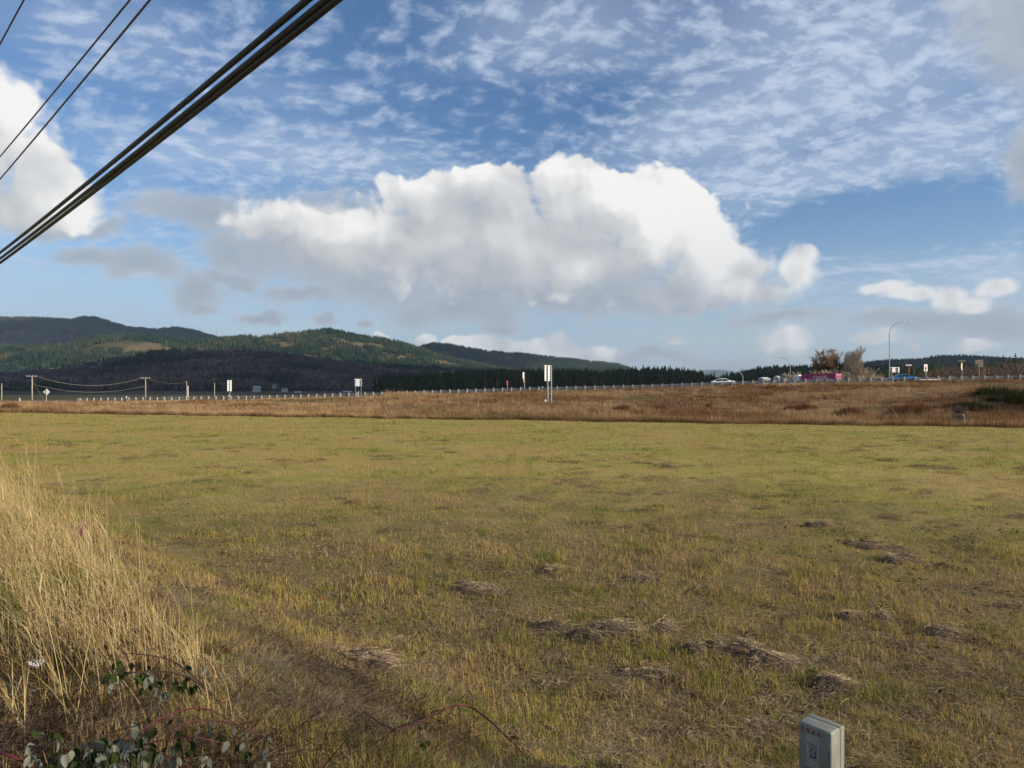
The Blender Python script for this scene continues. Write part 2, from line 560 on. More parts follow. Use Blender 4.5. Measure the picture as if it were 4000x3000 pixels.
STRAW, STRAW_D, GREEN, GREEN_D, THATCH = (0.42, 0.30, 0.115), (0.25, 0.165, 0.065), (0.135, 0.155, 0.026), (0.055, 0.085, 0.016), (0.10, 0.070, 0.038)
M = {}
M['turf'] = plant('short_grass', [(0.0, (0.27, 0.18, 0.115)), (0.25, (0.43, 0.300, 0.150)), (0.50, (0.40, 0.310, 0.105)), (0.76, (0.275, 0.250, 0.068)), (1.0, (0.095, 0.140, 0.024))], (0.80, 0.80), 0.16, 1.1, 0.35, 0.85)
M['hay'] = plant('cut_straw', [(0.0, (0.11, 0.078, 0.055)), (0.5, (0.28, 0.205, 0.135)), (0.8, (0.43, 0.330, 0.22)), (1.0, (0.60, 0.48, 0.33))], (0.4, 0.5), 0.5, 3.0, 0.25, 0.9)
M['tall'] = plant('tall_grass', [(0.0, (0.20, 0.135, 0.060)), (0.3, (0.42, 0.300, 0.130)), (0.65, (0.58, 0.440, 0.220)), (0.88, (0.66, 0.54, 0.33)), (1.0, (0.42, 0.40, 0.16))], (0.3, 0.3), 0.8, 4.0, 0.35, 1.0)
M['tallgreen'] = plant('green_blade', [(0.0, (0.05, 0.085, 0.012)), (0.5, (0.10, 0.15, 0.018)), (1.0, (0.20, 0.22, 0.035))], (0.3, 0.3), 1.0, 4.0, 0.4, 0.8)
M['bank'] = plant('dry_bank_grass', [(0.0, (0.10, 0.056, 0.034)), (0.28, (0.215, 0.130, 0.068)), (0.58, (0.36, 0.235, 0.122)), (0.85, (0.47, 0.33, 0.18)), (1.0, (0.21, 0.175, 0.072))], (0.75, 0.65), 0.06, 0.40, 0.25, 0.75)
M['rust'] = plant('rusty_weeds', [(0.0, (0.072, 0.039, 0.023)), (0.5, (0.176, 0.091, 0.043)), (1.0, (0.312, 0.176, 0.085))], (0.4, 0.4), 0.12, 0.6, 0.2, 0.6)
M['bankgreen'] = plant('green_bank_grass', [(0.0, (0.040, 0.052, 0.016)), (0.5, (0.115, 0.110, 0.034)), (1.0, (0.24, 0.190, 0.075))], (0.5, 0.5), 0.12, 0.6, 0.25, 0.8)
M['dark_bush'] = plant('dark_green_bush', [(0.0, (0.018, 0.026, 0.010)), (0.5, (0.045, 0.052, 0.020)), (1.0, (0.095, 0.085, 0.038))], (0.5, 0.5), 0.4, 1.6, 0.2, 0.8)
M['dark_stalk'] = plant('dead_bramble_stalks', [(0.0, (0.030, 0.014, 0.012)), (0.5, (0.080, 0.040, 0.028)), (1.0, (0.17, 0.105, 0.060))], (0.4, 0.4), 1.0, 6.0, 0.15, 0.9)
M['conifer'] = plant('conifer_needles', [(0.0, (0.012, 0.022, 0.010)), (0.5, (0.026, 0.044, 0.017)), (1.0, (0.055, 0.075, 0.024))], (0.3, 0.2), 0.01, 0.3, 0.1, 0.5, inst_w=0.6)
M['hill_conifer'] = plant('hillside_conifer', [(0.0, (0.010, 0.024, 0.014)), (0.35, (0.020, 0.042, 0.020)), (0.62, (0.038, 0.062, 0.024)), (0.84, (0.075, 0.082, 0.032)), (1.0, (0.17, 0.125, 0.065))], (1.05, 0.55), 0.0030, 0.018, 0.1, 0.20, inst_w=0.22)
M['hill_bare'] = plant('bare_hillside_wood', [(0.0, (0.060, 0.042, 0.040)), (0.5, (0.145, 0.102, 0.092)), (0.8, (0.21, 0.155, 0.130)), (1.0, (0.30, 0.215, 0.150))], (0.9, 0.7), 0.004, 0.025, 0.1, 0.6, inst_w=0.6)
M['pale_bare'] = plant('pale_bare_wood', [(0.0, (0.20, 0.15, 0.09)), (1.0, (0.36, 0.28, 0.18))], (0.5, 0.4), 0.02, 0.1, 0.1, 0.5, inst_w=0.4)
M['orange_leaf'] = plant('orange_leaves', [(0.0, (0.20, 0.085, 0.030)), (0.5, (0.36, 0.165, 0.050)), (1.0, (0.48, 0.26, 0.09))], (0.3, 0.4), 0.2, 1.0, 0.4, 0.7)
M['fallen'] = plant('fallen_leaves', [(0.0, (0.075, 0.030, 0.018)), (0.5, (0.15, 0.068, 0.030)), (1.0, (0.26, 0.14, 0.06))], (0.3, 0.4), 2.0, 6.0, 0.2, 1.0)
M['bark'] = paint('bark', (0.15, 0.115, 0.085), 0.9, var=0.3, scale=4, bump=0.4)
M['pale_bark'] = paint('pale_bark', (0.42, 0.36, 0.27), 0.9, var=0.3, scale=3, bump=0.3)
M['twig'] = paint('twigs', (0.44, 0.365, 0.275), 0.9, var=0.25, scale=2)
M['dark_twig'] = paint('dark_twigs', (0.10, 0.07, 0.05), 0.9, var=0.25, scale=2)


def ground_material():
    m, nt, out = new_mat('field_soil_and_thatch')
    pos = nt.n('ShaderNodeNewGeometry').outputs['Position']
    n1 = nt.noise(pos, 0.16, 4.0, 0.6)
    n2 = nt.noise(pos, 1.1, 4.0, 0.6)
    n3 = nt.noise(pos, 14.0, 4.0, 0.7)
    st = nt.noise(nt.v('MULTIPLY', pos, (0.05, 0.45, 0.0)), 1.0, 4.0, 0.6)
    f = nt.m('ADD', nt.m('MULTIPLY', nt.m('SUBTRACT', n1, 0.5), 1.1), nt.m('MULTIPLY', nt.m('SUBTRACT', n2, 0.5), 0.8))
    f = nt.m('ADD', f, nt.m('MULTIPLY', nt.m('SUBTRACT', st, 0.5), 0.9))
    f = nt.m('ADD', nt.m('ADD', f, nt.m('MULTIPLY', nt.m('SUBTRACT', n3, 0.5), 0.5)), 0.56)
    cr = nt.n('ShaderNodeValToRGB'); el = cr.color_ramp.elements
    el[0].position = 0.0; el[0].color = (0.36, 0.25, 0.125, 1)
    el[1].position = 1.0; el[1].color = (0.20, 0.205, 0.045, 1)
    e = el.new(0.45); e.color = (0.35, 0.275, 0.095, 1)
    e = el.new(0.72); e.color = (0.28, 0.255, 0.065, 1)
    nt.put(cr.inputs[0], f)
    _, yy, _ = nt.xyz(pos)
    xx, _, _ = nt.xyz(pos)
    # thatch and bare soil show more underfoot, where the blades are built one by one
    near = nt.ramp(nt.v('LENGTH', nt.cxyz(xx, yy, 0.0)), 9.0, 26.0, 1.0, 0.0)
    thatch = nt.mix(nt.ramp(n3, 0.35, 0.65), (0.048, 0.032, 0.019), (0.19, 0.130, 0.072))  # thatch darkened to paint in the shade between the blades
    c = nt.mix(nt.m('MULTIPLY', near, 0.8), cr.outputs[0], thatch)
    bankm = nt.ramp(nt.m('ADD', yy, nt.m('ADD', nt.m('MULTIPLY', xx, 0.3407), -68.16)), -0.4, 0.6)
    c = nt.mix(bankm, c, nt.mix(nt.ramp(nt.noise(pos, 0.5, 4.0, 0.65), 0.35, 0.65), (0.125, 0.080, 0.046), (0.25, 0.170, 0.092)))
    # far side of the highway: damp valley meadow
    far = nt.ramp(yy, 190.0, 260.0)
    c = nt.mix(far, c, nt.mix(nt.ramp(nt.noise(pos, 0.004, 4.0, 0.6), 0.4, 0.6), (0.060, 0.058, 0.028), (0.10, 0.080, 0.045)))
    b = nt.n('ShaderNodeBsdfPrincipled')
    nt.put(b.inputs['Base Color'], c)
    b.inputs['Roughness'].default_value = 0.95
    b.inputs['Specular IOR Level'].default_value = 0.1
    bn = nt.n('ShaderNodeBump'); bn.inputs['Strength'].default_value = 0.6; bn.inputs['Distance'].default_value = 0.08
    nt.put(bn.inputs['Height'], nt.m('ADD', n3, n2))
    nt.put(b.inputs['Normal'], bn.outputs[0])
    nt.t.links.new(b.outputs[0], out.inputs[0])
    return m


M['ground'] = ground_material()

# ------------------------------------------------------------------ terrain
GX = np.array([-260., -150., -103.5, -57.3, 0., 25.6, 49., 79.6, 92., 130., 240.])
GZ = np.array([-0.15, -0.1, -0.04, 0.60, 2.47, 3.05, 3.93, 4.50, 4.70, 4.90, 4.9])


def road_y(X):          # the near guard rail's line
    return 146.6 - 0.2126 * np.asarray(X, float)


def edge_y(X):          # where the mown field stops
    return 68.16 - 0.3407 * np.asarray(X, float)


def sstep(x, a, b):
    t = np.clip((np.asarray(x, float) - a) / (b - a), 0, 1)
    return t * t * (3 - 2 * t)


ROAD_W = 15.0


def ground_z(X, Y, rough=True):
    X = np.asarray(X, float); Y = np.asarray(Y, float)
    ye, yg = edge_y(X), road_y(X)
    zr = np.interp(X, GX, GZ)
    t = np.clip((Y - ye) / np.maximum(yg - ye, 4.0), 0, 1)
    prof = 0.30 * t + 0.70 * sstep(t, 0.05, 0.97)
    over = sstep(Y - yg, ROAD_W + 1.0, ROAD_W + 22.0)
    z = np.where(Y <= yg, zr * prof, zr * (1 - over) - 1.2 * over)
    # shoulder of the near road, falling to the field
    s = X * 0.72 + Y * 0.69
    z = z + 1.4 * (1 - sstep(s, 0.6, 5.2)) * (1 - sstep(Y, 60, 110))
    if rough:
        near = 1 - sstep(Y, 120, 160)
        hum = 1 - sstep(Y, 22, 48)
        z = z + hum * (0.085 * (fbm(X * 1.5, Y * 1.5, 3, 13) - 0.5) + 0.10 * np.maximum(fbm(X * 0.8 + 7, Y * 1.0, 2, 14) - 0.62, 0))
        z = z + near * (0.07 * (fbm(X * 0.5, Y * 0.5, 3, 3) - 0.5) + 0.10 * (fbm(X * 0.11, Y * 0.11, 2, 5) - 0.5))
        onb = sstep(t, 0.04, 0.2) * (1 - sstep(t, 0.80, 0.93)) * (Y <= yg)
        z = z + onb * 0.7 * (fbm(X * 0.12, Y * 0.12, 3, 9) - 0.5)
    return z


def gz(X, Y):
    return float(ground_z(np.array([X]), np.array([Y]))[0])


_HY = np.concatenate([np.arange(2.0, 30, 0.02), np.arange(30, 260, 0.1)])


def ground_hit(px, py):
    """Point of the ground seen at a pixel."""
    u, v = (px - CXP) / FPX, (py - HORZ) / FPX
    z = ground_z(u * _HY, _HY)
    k = np.nonzero(CAMZ - v * _HY <= z)[0]
    if len(k) == 0:
        return at(px, py, 100)
    k = k[0]
    return Vector((u * _HY[k], _HY[k], z[k]))


def build_ground():
    Ys = np.concatenate([np.linspace(-60, 1.5, 14), np.geomspace(2, 30, 130), np.geomspace(30.4, 210, 190)[0:], np.geomspace(215, 30000, 60)])
    us = np.concatenate([np.linspace(-3.0, -0.85, 20), np.linspace(-0.83, 0.83, 200), np.linspace(0.85, 3.0, 20)])
    U, YY = np.meshgrid(us, Ys)
    X = U * np.maximum(YY + 2.0, 14.0 + 0 * YY)
    Z = ground_z(X, YY)
    V = np.stack([X, YY, Z], -1).reshape(-1, 3)
    nr, nc = U.shape
    i = np.arange((nr - 1) * nc).reshape(nr - 1, nc)[:, :-1].ravel()
    F = np.stack([i, i + 1, i + nc + 1, i + nc], -1)
    o = np_obj('ground', V, F, M['ground'], smooth=True)
    tag(o, kind='structure')


build_ground()


# ------------------------------------------------------------------ hills
def hill_mat(name, c1, c2, sc):
    m, nt, out = new_mat(name)
    pos = nt.n('ShaderNodeNewGeometry').outputs['Position']
    d = nt.n('ShaderNodeBsdfDiffuse')
    nt.put(d.inputs['Color'], nt.mix(nt.ramp(nt.noise(pos, sc, 5.0, 0.6), 0.4, 0.62), c1, c2))
    nt.t.links.new(d.outputs[0], out.inputs[0])
    return m


def make_hill(crest, y_crest, y_foot, mat, seed, bump=0.10, back=0.8, trees=13.0):
    """Ridge whose skyline follows the (pixel column, pixel row) list at distance y_crest."""
    px = np.array([c[0] for c in crest], float); py = np.array([c[1] for c in crest], float)

    def zc(u):
        return CAMZ + (HORZ - np.interp(u * FPX + CXP, px, py)) / FPX * y_crest - trees

    def zf(X, Y):
        # the ridge runs across the valley: a column of the hill keeps its direction from the valley's mouth
        u = X / Y
        t = (Y - y_foot) / (y_crest - y_foot)
        s = np.where(t <= 1, sstep(t, -0.05, 1.02) ** 0.9, 1 - 0.8 * sstep(t, 1.0, 1.0 + 2 * back))
        n = fbm(X / (y_crest * 0.06), Y / (y_crest * 0.06), 4, seed) - 0.5
        mid = np.clip(t, 0, 1) * np.clip(1.0 - t, 0, 1) * 4
        return -1.2 + (zc(u) + 1.2) * np.maximum(s + n * bump * 2.2 * mid, 0)
    u0, u1 = (px[0] - CXP) / FPX, (px[-1] - CXP) / FPX
    us = np.linspace(u0, u1, 220)
    Ys = np.linspace(y_foot * 0.96, y_crest + (y_crest - y_foot) * back, 60)
    U, YY = np.meshgrid(us, Ys)
    X = U * YY
    Z = zf(X, YY)
    V = np.stack([X, YY, Z], -1).reshape(-1, 3)
    nr, nc = U.shape
    i = np.arange((nr - 1) * nc).reshape(nr - 1, nc)[:, :-1].ravel()
    F = np.stack([i, i + 1, i + nc + 1, i + nc], -1)
    o = np_obj('hill', V, F, mat, smooth=True)
    tag(o, kind='structure')
    return zf, (u0, u1), y_foot, y_crest


def scatter(name, pts, rotz, scl, sources, idx, tilt=None):
    """One object that repeats small source meshes over points (for what nobody could count)."""
    n = len(pts)
    me = bpy.data.meshes.new(name)
    me.vertices.add(n)
    me.vertices.foreach_set('co', np.asarray(pts, np.float32).ravel())
    rot = np.zeros((n, 3), np.float32)
    rot[:, 2] = rotz
    if tilt is not None:
        rot[:, 0] = tilt[:, 0]; rot[:, 1] = tilt[:, 1]
    scl = np.asarray(scl, np.float32)
    if scl.ndim == 1:
        scl = np.repeat(scl[:, None], 3, 1)
    a = me.attributes.new('rot', 'FLOAT_VECTOR', 'POINT'); a.data.foreach_set('vector', rot.ravel())
    a = me.attributes.new('scl', 'FLOAT_VECTOR', 'POINT'); a.data.foreach_set('vector', np.ascontiguousarray(scl).ravel())
    a = me.attributes.new('pick', 'INT', 'POINT'); a.data.foreach_set('value', np.asarray(idx, np.int32))
    o = link(bpy.data.objects.new(name, me))
    g = bpy.data.node_groups.new(name + '_nodes', 'GeometryNodeTree')
    g.interface.new_socket('Geometry', in_out='INPUT', socket_type='NodeSocketGeometry')
    g.interface.new_socket('Geometry', in_out='OUTPUT', socket_type='NodeSocketGeometry')
    nd = g.nodes
    gi, go = nd.new('NodeGroupInput'), nd.new('NodeGroupOutput')
    ip = nd.new('GeometryNodeInstanceOnPoints')
    gj = nd.new('GeometryNodeGeometryToInstance')
    for so in reversed(sources):
        oi = nd.new('GeometryNodeObjectInfo')
        oi.inputs['Object'].default_value = so
        g.links.new(oi.outputs['Geometry'], gj.inputs[0])

    def na(nm, typ):
        x = nd.new('GeometryNodeInputNamedAttribute'); x.data_type = typ
        x.inputs[0].default_value = nm
        return x.outputs[0]
    g.links.new(gi.outputs[0], ip.inputs['Points'])
    g.links.new(gj.outputs[0], ip.inputs['Instance'])
    ip.inputs['Pick Instance'].default_value = True
    g.links.new(na('pick', 'INT'), ip.inputs['Instance Index'])
    e2r = nd.new('FunctionNodeEulerToRotation')
    g.links.new(na('rot', 'FLOAT_VECTOR'), e2r.inputs[0])
    g.links.new(e2r.outputs[0], ip.inputs['Rotation'])
    g.links.new(na('scl', 'FLOAT_VECTOR'), ip.inputs['Scale'])
    g.links.new(ip.outputs[0], go.inputs[0])
    md = o.modifiers.new('scatter', 'NODES')
    md.node_group = g
    return o


def src(mesh):
    """A mesh kept out of the scene, repeated by scatter()."""
    return bpy.data.objects.new(mesh.name, mesh)


# small low-count trees for woods a kilometre and more away
def grove(name, kind, n, size, mat, seed):
    r = np.random.default_rng(seed)
    V, F, T = [], [], []
    for _ in range(n):
        x, y = r.uniform(-size / 2, size / 2, 2)
        tone = r.random()
        if kind == 'conifer':
            h = r.uniform(13, 26); w = h * r.uniform(0.13, 0.19)
            k = 6
            for lv, (z0, z1, ww) in enumerate(((0.10, 0.55, 1.0), (0.36, 0.80, 0.72), (0.62, 1.0, 0.45))):
                b = len(V)
                a0 = r.uniform(0, 6.28)
                for j in range(k):
                    a = a0 + 6.283 * j / k
                    rr = w * ww * r.uniform(0.7, 1.25)
                    V.append((x + math.cos(a) * rr, y + math.sin(a) * rr, h * (z0 + r.uniform(-0.03, 0.05)) - 2)); T.append(tone)
                V.append((x + r.uniform(-.2, .2), y + r.uniform(-.2, .2), h * z1 - 2)); T.append(min(1, tone + 0.2))
                F += [(b + j, b + (j + 1) % k, b + k) for j in range(k)]
        else:
            h = r.uniform(9, 17); w = h * r.uniform(0.20, 0.30)
            for q in range(26):            # upright sprays of bare branches
                a, rad = r.uniform(0, 6.28), w * math.sqrt(r.random())
                bx, by = x + math.cos(a) * rad * 0.35, y + math.sin(a) * rad * 0.35
                tx, ty = x + math.cos(a) * rad, y + math.sin(a) * rad
                tz = h * (1 - 0.45 * (rad / w) ** 2) * r.uniform(0.75, 1.0) - 1.5
                bz = h * r.uniform(0.05, 0.35) - 1.5
                ww = r.uniform(0.35, 0.8)
                b = len(V)
                c, s = math.cos(a + 1.57) * ww, math.sin(a + 1.57) * ww
                V += [(bx, by, bz), (tx + c, ty + s, (tz + bz) * 0.6), (tx - c, ty - s, (tz + bz) * 0.6), (tx, ty, tz)]
                T += [tone] * 4
                F += [(b, b + 1, b + 2), (b + 1, b + 3, b + 2)]
    return src(np_mesh(name, V, F, mat, attrs={'tone': T}))


con_g = [grove('conifer_grove', 'conifer', 9, 24, M['hill_conifer'], 100 + i) for i in range(4)]
bare_g = [grove('bare_grove', 'bare', 9, 24, M['hill_bare'], 200 + i) for i in range(4)]
pale_g = [grove('pale_grove', 'bare', 8, 16, M['pale_bare'], 250 + i) for i in range(2)]
dark_g = [grove('dark_conifer_grove', 'conifer', 8, 20, M['conifer'], 270 + i) for i in range(3)]


def wood(name, hill, spacing, chooser, sources, y0=0.0, y1=1.12, seed=0, scale=(0.8, 1.2), keep=None):
    zf, (u0, u1), yf, yc = hill
    r = np.random.default_rng(seed)
    ya, yb = yf + (yc - yf) * y0, yf + (yc - yf) * y1
    area = (u1 - u0) * (yb * yb - ya * ya) / 2
    n = int(area / spacing ** 2)
    Y = np.sqrt(r.uniform(ya * ya, yb * yb, n))
    X = r.uniform(u0, u1, n) * Y
    if keep is not None:
        k = keep(X, Y, (Y - yf) / (yc - yf), X / Y * FPX + CXP, r)
        X, Y = X[k], Y[k]; n = len(X)
    Z = zf(X, Y)
    idx = chooser(X, Y, (Y - yf) / (yc - yf), X / Y * FPX + CXP, r)
    o = scatter(name, np.stack([X, Y, Z], -1), r.uniform(0, 6.28, n), r.uniform(scale[0], scale[1], n), sources, idx)
    return tag(o, kind='stuff')


HM_GREEN = hill_mat('hillside_under_conifers', (0.035, 0.045, 0.020), (0.15, 0.115, 0.060), 0.006)
HM_BROWN = hill_mat('hillside_under_bare_wood', (0.050, 0.037, 0.033), (0.090, 0.066, 0.050), 0.008)
HM_FAR = hill_mat('distant_mountain', (0.030, 0.045, 0.030), (0.055, 0.065, 0.040), 0.001)

h_far = make_hill([(-500, 1235), (0, 1240), (130, 1243), (280, 1248), (305, 1240), (330, 1236), (370, 1238), (450, 1264), (500, 1276), (600, 1286), (700, 1279), (760, 1291), (830, 1312), (900, 1335), (1100, 1400), (1300, 1480)], 5200, 3900, HM_GREEN, 11)
h_mid = make_hill([(-500, 1345), (0, 1352), (250, 1342), (380, 1308), (480, 1302), (620, 1318), (720, 1334), (800, 1330), (880, 1318), (1000, 1306), (1130, 1300), (1220, 1293), (1285, 1284), (1330, 1292), (1400, 1310), (1480, 1318), (1560, 1332), (1650, 1362), (1750, 1395), (1900, 1425), (2050, 1455), (2200, 1490)], 3300, 2500, HM_GREEN, 12)
h_ridge = make_hill([(1350, 1400), (1500, 1380), (1600, 1362), (1660, 1350), (1690, 1341), (1750, 1345), (1820, 1358), (1900, 1371), (1980, 1379), (2030, 1381), (2150, 1395), (2300, 1410), (2400, 1420), (2450, 1436), (2550, 1470), (2700, 1500)], 4200, 3300, HM_GREEN, 13)
h_low = make_hill([(-600, 1480), (0, 1466), (150, 1450), (300, 1432), (430, 1412), (560, 1386), (700, 1376), (830, 1372), (950, 1374), (1060, 1378), (1200, 1396), (1320, 1412), (1500, 1430), (1650, 1440), (1800, 1448), (1950, 1458), (2150, 1475), (2400, 1495)], 2200, 1350, HM_BROWN, 14, trees=9.0)
h_right = make_hill([(3200, 1440), (3330, 1425), (3400, 1419), (3470, 1412), (3600, 1409), (3640, 1400), (3680, 1394), (3740, 1393), (3800, 1397), (3900, 1404), (4000, 1409), (4300, 1420), (4700, 1440)], 3000, 2100, HM_GREEN, 15)
h_wood = make_hill([(2780, 1500), (2880, 1465), (2940, 1452), (3020, 1441), (3100, 1439), (3200, 1440), (3300, 1432), (3400, 1440), (3550, 1450), (3750, 1455), (4100, 1460), (4400, 1462)], 1250, 850, HM_GREEN, 16)
h_blue = make_hill([(2300, 1500), (2550, 1475), (2680, 1452), (2760, 1445), (2820, 1444), (2870, 1452), (2930, 1466), (3100, 1490), (3250, 1505)], 13000, 10500, HM_FAR, 17, trees=0.0)

h_belt = make_hill([(1500, 1500), (1700, 1478), (1850, 1464), (1950, 1458), (2100, 1458), (2300, 1460), (2450, 1456), (2600, 1450), (2680, 1455), (2740, 1478), (2800, 1492), (2900, 1500)], 920, 660, HM_GREEN, 18, trees=12.0)
pick = lambda k: (lambda X, Y, t, px, r: r.integers(0, k, len(X)))
wood('far_ridge_forest', h_far, 24, pick(4), con_g, 0.2, 1.03, 31, (0.8, 1.2))
wood('green_slope_forest', h_mid, 19, pick(4), con_g, 0.1, 1.05, 32, (0.7, 1.15),
     keep=lambda X, Y, t, px, r: fbm(X / 130, Y / 70, 3, 77) + r.uniform(-.05, .05, len(X)) > 0.40)
wood('long_ridge_forest', h_ridge, 21, pick(4), con_g, 0.1, 1.03, 33)


def low_choice(X, Y, t, px, r):
    c = fbm(X / 130, Y / 130, 3, 55) + 0.10 * (px > 1500) + r.uniform(-0.05, 0.05, len(X))
    return np.where(c > 0.62, 4 + r.integers(0, 3, len(X)), r.integers(0, 4, len(X)))


wood('bare_foothill_wood', h_low, 15, low_choice, bare_g + dark_g, 0.0, 1.02, 34, (0.7, 1.15),
     keep=lambda X, Y, t, px, r: ~((t > 0.6) & (fbm(X / 90, Y / 60, 2, 91) > 0.60)))
wood('sunlit_pale_wood', h_low, 12, pick(2), pale_g, 0.97, 1.12, 35, (0.9, 1.3),
     keep=lambda X, Y, t, px, r: (px > 760) & (px < 1230) & (fbm(X / 60, Y / 60, 2, 92) > 0.35))
wood('right_hill_forest', h_right, 18, pick(4), con_g, 0.1, 1.04, 36)
wood('dark_wood_beyond_highway', h_wood, 11, pick(3), dark_g, 0.1, 1.06, 37, (0.6, 1.0))

h_belt2 = make_hill([(3300, 1500), (3450, 1494), (3560, 1488), (3700, 1478), (3850, 1470), (4000, 1462), (4300, 1455)], 430, 330, HM_GREEN, 19, trees=1.0)
wood('dark_belt_at_right', h_belt2, 8, pick(3), dark_g, 0.1, 1.1, 39, (0.30, 0.55))
wood('dark_belt_behind_guard_rail', h_belt, 10, pick(3), dark_g, 0.0, 1.1, 38, (0.5, 0.95))

# ------------------------------------------------------------------ highway
M['asphalt'] = paint('asphalt', (0.085, 0.085, 0.088), 0.9, var=0.2, scale=0.6, bump=0.2)
M['gravel'] = paint('gravel_shoulder', (0.20, 0.185, 0.165), 0.95, var=0.25, scale=1.5, bump=0.5)
M['white_line'] = paint('road_marking_paint', (0.72, 0.72, 0.70), 0.7, var=0.1)
M['galv'] = paint('galvanised_steel', (0.27, 0.28, 0.29), 0.5, 0.3, var=0.15, scale=3, dirt=(0.16, 0.14, 0.12), dirt_amt=0.3)
M['post_wood'] = paint('weathered_post', (0.44, 0.40, 0.33), 0.9, var=0.3, scale=7, dirt=(0.20, 0.15, 0.10), dirt_amt=0.5, bump=0.3)
M['alu'] = paint('sheet_aluminium', (0.74, 0.75, 0.76), 0.5, 0.15, var=0.06, scale=2, dirt=(0.4, 0.4, 0.38), dirt_amt=0.3)
M['sign_white'] = paint('white_reflective_sheet', (0.82, 0.82, 0.80), 0.5, var=0.04)
M['sign_red'] = paint('red_reflective_sheet', (0.55, 0.025, 0.04), 0.5, var=0.08)
M['sign_black'] = paint('black_reflective_sheet', (0.025, 0.025, 0.028), 0.5, var=0.1)
M['sign_yellow'] = paint('pale_yellow_sheet', (0.75, 0.70, 0.36), 0.5, var=0.06)
M['green_steel'] = paint('grey_green_steel', (0.30, 0.36, 0.33), 0.5, 0.4, var=0.12)
M['brown_sign'] = paint('dull_grey_brown_sheet', (0.22, 0.19, 0.16), 0.7, var=0.12)
M['white_plastic'] = paint('white_plastic', (0.80, 0.80, 0.77), 0.5, var=0.05, dirt=(0.4, 0.37, 0.3), dirt_amt=0.3)
M['pole_wood'] = paint('utility_pole_wood', (0.34, 0.30, 0.22), 0.9, var=0.25, scale=2, bump=0.3)
M['wire'] = paint('black_cable', (0.012, 0.012, 0.016), 0.6, var=0.2, scale=20)
M['thin_wire'] = paint('aluminium_wire', (0.07, 0.065, 0.085), 0.6, var=0.2, scale=20)
M['far_wire'] = paint('weathered_wire', (0.30, 0.28, 0.22), 0.6, var=0.2, scale=2)


def strip(name, off0, off1, dz, mat, xs, parent=None):
    V, F = [], []
    for X in xs:
        y = float(road_y(X)); z = float(np.interp(X, GX, GZ))
        V += [(X + 0.2126 * off0 * 0.98, y + off0, z + dz), (X + 0.2126 * off1 * 0.98, y + off1, z + dz)]
    for i in range(len(xs) - 1):
        F.append((2 * i, 2 * i + 2, 2 * i + 3, 2 * i + 1))
    return np_obj(name, V, F, mat, parent)


xs = np.linspace(-258, 238, 160)
tag(strip('road_shoulder', -0.9, ROAD_W, 0.010, M['gravel'], xs), kind='structure')
tag(strip('road', 1.6, ROAD_W - 1.2, 0.022, M['asphalt'], xs), kind='structure')
tag(strip('road_edge_line', 2.3, 2.5, 0.030, M['white_line'], xs), kind='structure')
tag(strip('road_far_edge_line', ROAD_W - 2.2, ROAD_W - 2.0, 0.030, M['white_line'], xs), kind='structure')


def rail_pos(X, off):
    return Vector((X + 0.2126 * off * 0.98, float(road_y(X)) + off, float(np.interp(X, GX, GZ))))


DIRX, DIRY = math.cos(math.atan(0.2126)), -math.sin(math.atan(0.2126))


def guard_rail(label, x0, x1, off, beam_side, post_mat, tall):
    root = empty('guard_rail', rail_pos(x0, off), 0, label, 'guard rail')
    base = root.location.copy()
    pw = MB().box((0, 0, tall / 2 - 0.25), (0.20, 0.22, tall + 0.5)).mesh('post', post_mat)
    bm_ = MB()
    prof = [(-0.155, 0.0), (-0.13, 0.03), (-0.09, 0.075), (-0.05, 0.075), (-0.015, 0.0), (0.015, 0.0), (0.05, 0.075), (0.09, 0.075), (0.13, 0.03), (0.155, 0.0)]
    n = len(prof)
    vs = [(x, -yy * beam_side, z) for x in (0, 3.86) for z, yy in prof] + [(x, (-yy - 0.008) * beam_side, z) for x in (0, 3.86) for z, yy in prof]
    fs = [(i, i + 1, n + i + 1, n + i) for i in range(n - 1)] + [(2 * n + i, 3 * n + i, 3 * n + i + 1, 2 * n + i + 1) for i in range(n - 1)]
    beam = MB().add(vs, fs).mesh('rail_beam', M['galv'])
    step = 1.905
    k = int((x1 - x0) / (step * DIRX))
    for i in range(k + 1):
        X = x0 + i * step * DIRX
        p = rail_pos(X, off)
        o = link(bpy.data.objects.new('post', pw), root)
        o.location = p - base
        o.rotation_euler = (rng.uniform(-.02, .02), rng.uniform(-.025, .025), math.atan2(DIRY, DIRX) + rng.uniform(-.1, .1))
        if i % 2 == 0 and i < k - 1:
            p2 = rail_pos(X + 2 * step * DIRX, off)
            q = p + Vector((0, 0, tall - 0.36)) + Vector((-DIRY, DIRX, 0)) * 0.19 * beam_side
            d = (p2 - p).normalized()
            o = link(bpy.data.objects.new('rail_beam', beam), root)
            o.location = q - base
            o.rotation_euler = (0, -math.asin(d.z), math.atan2(d.y, d.x))
    return root, base


gr, gb = guard_rail('long steel guard rail on posts along the near edge of the highway', -102.6, 97, 0.0, 1, M['post_wood'], 0.92)
t_ = MB().box((0, 0, 0), (0.55, 0.10, 0.36), None, 0.03).build('end_terminal', M['white_plastic'], gr)
t_.location = rail_pos(-102.9, 0) + Vector((-0.2, 0.1, 0.60)) - gb
t_.rotation_euler = (0, 0, math.atan2(DIRY, DIRX))
guard_rail('guard rail along the far side of the highway, half hidden behind the near one', -92, 97, ROAD_W - 0.5, -1, M['post_wood'], 0.80)

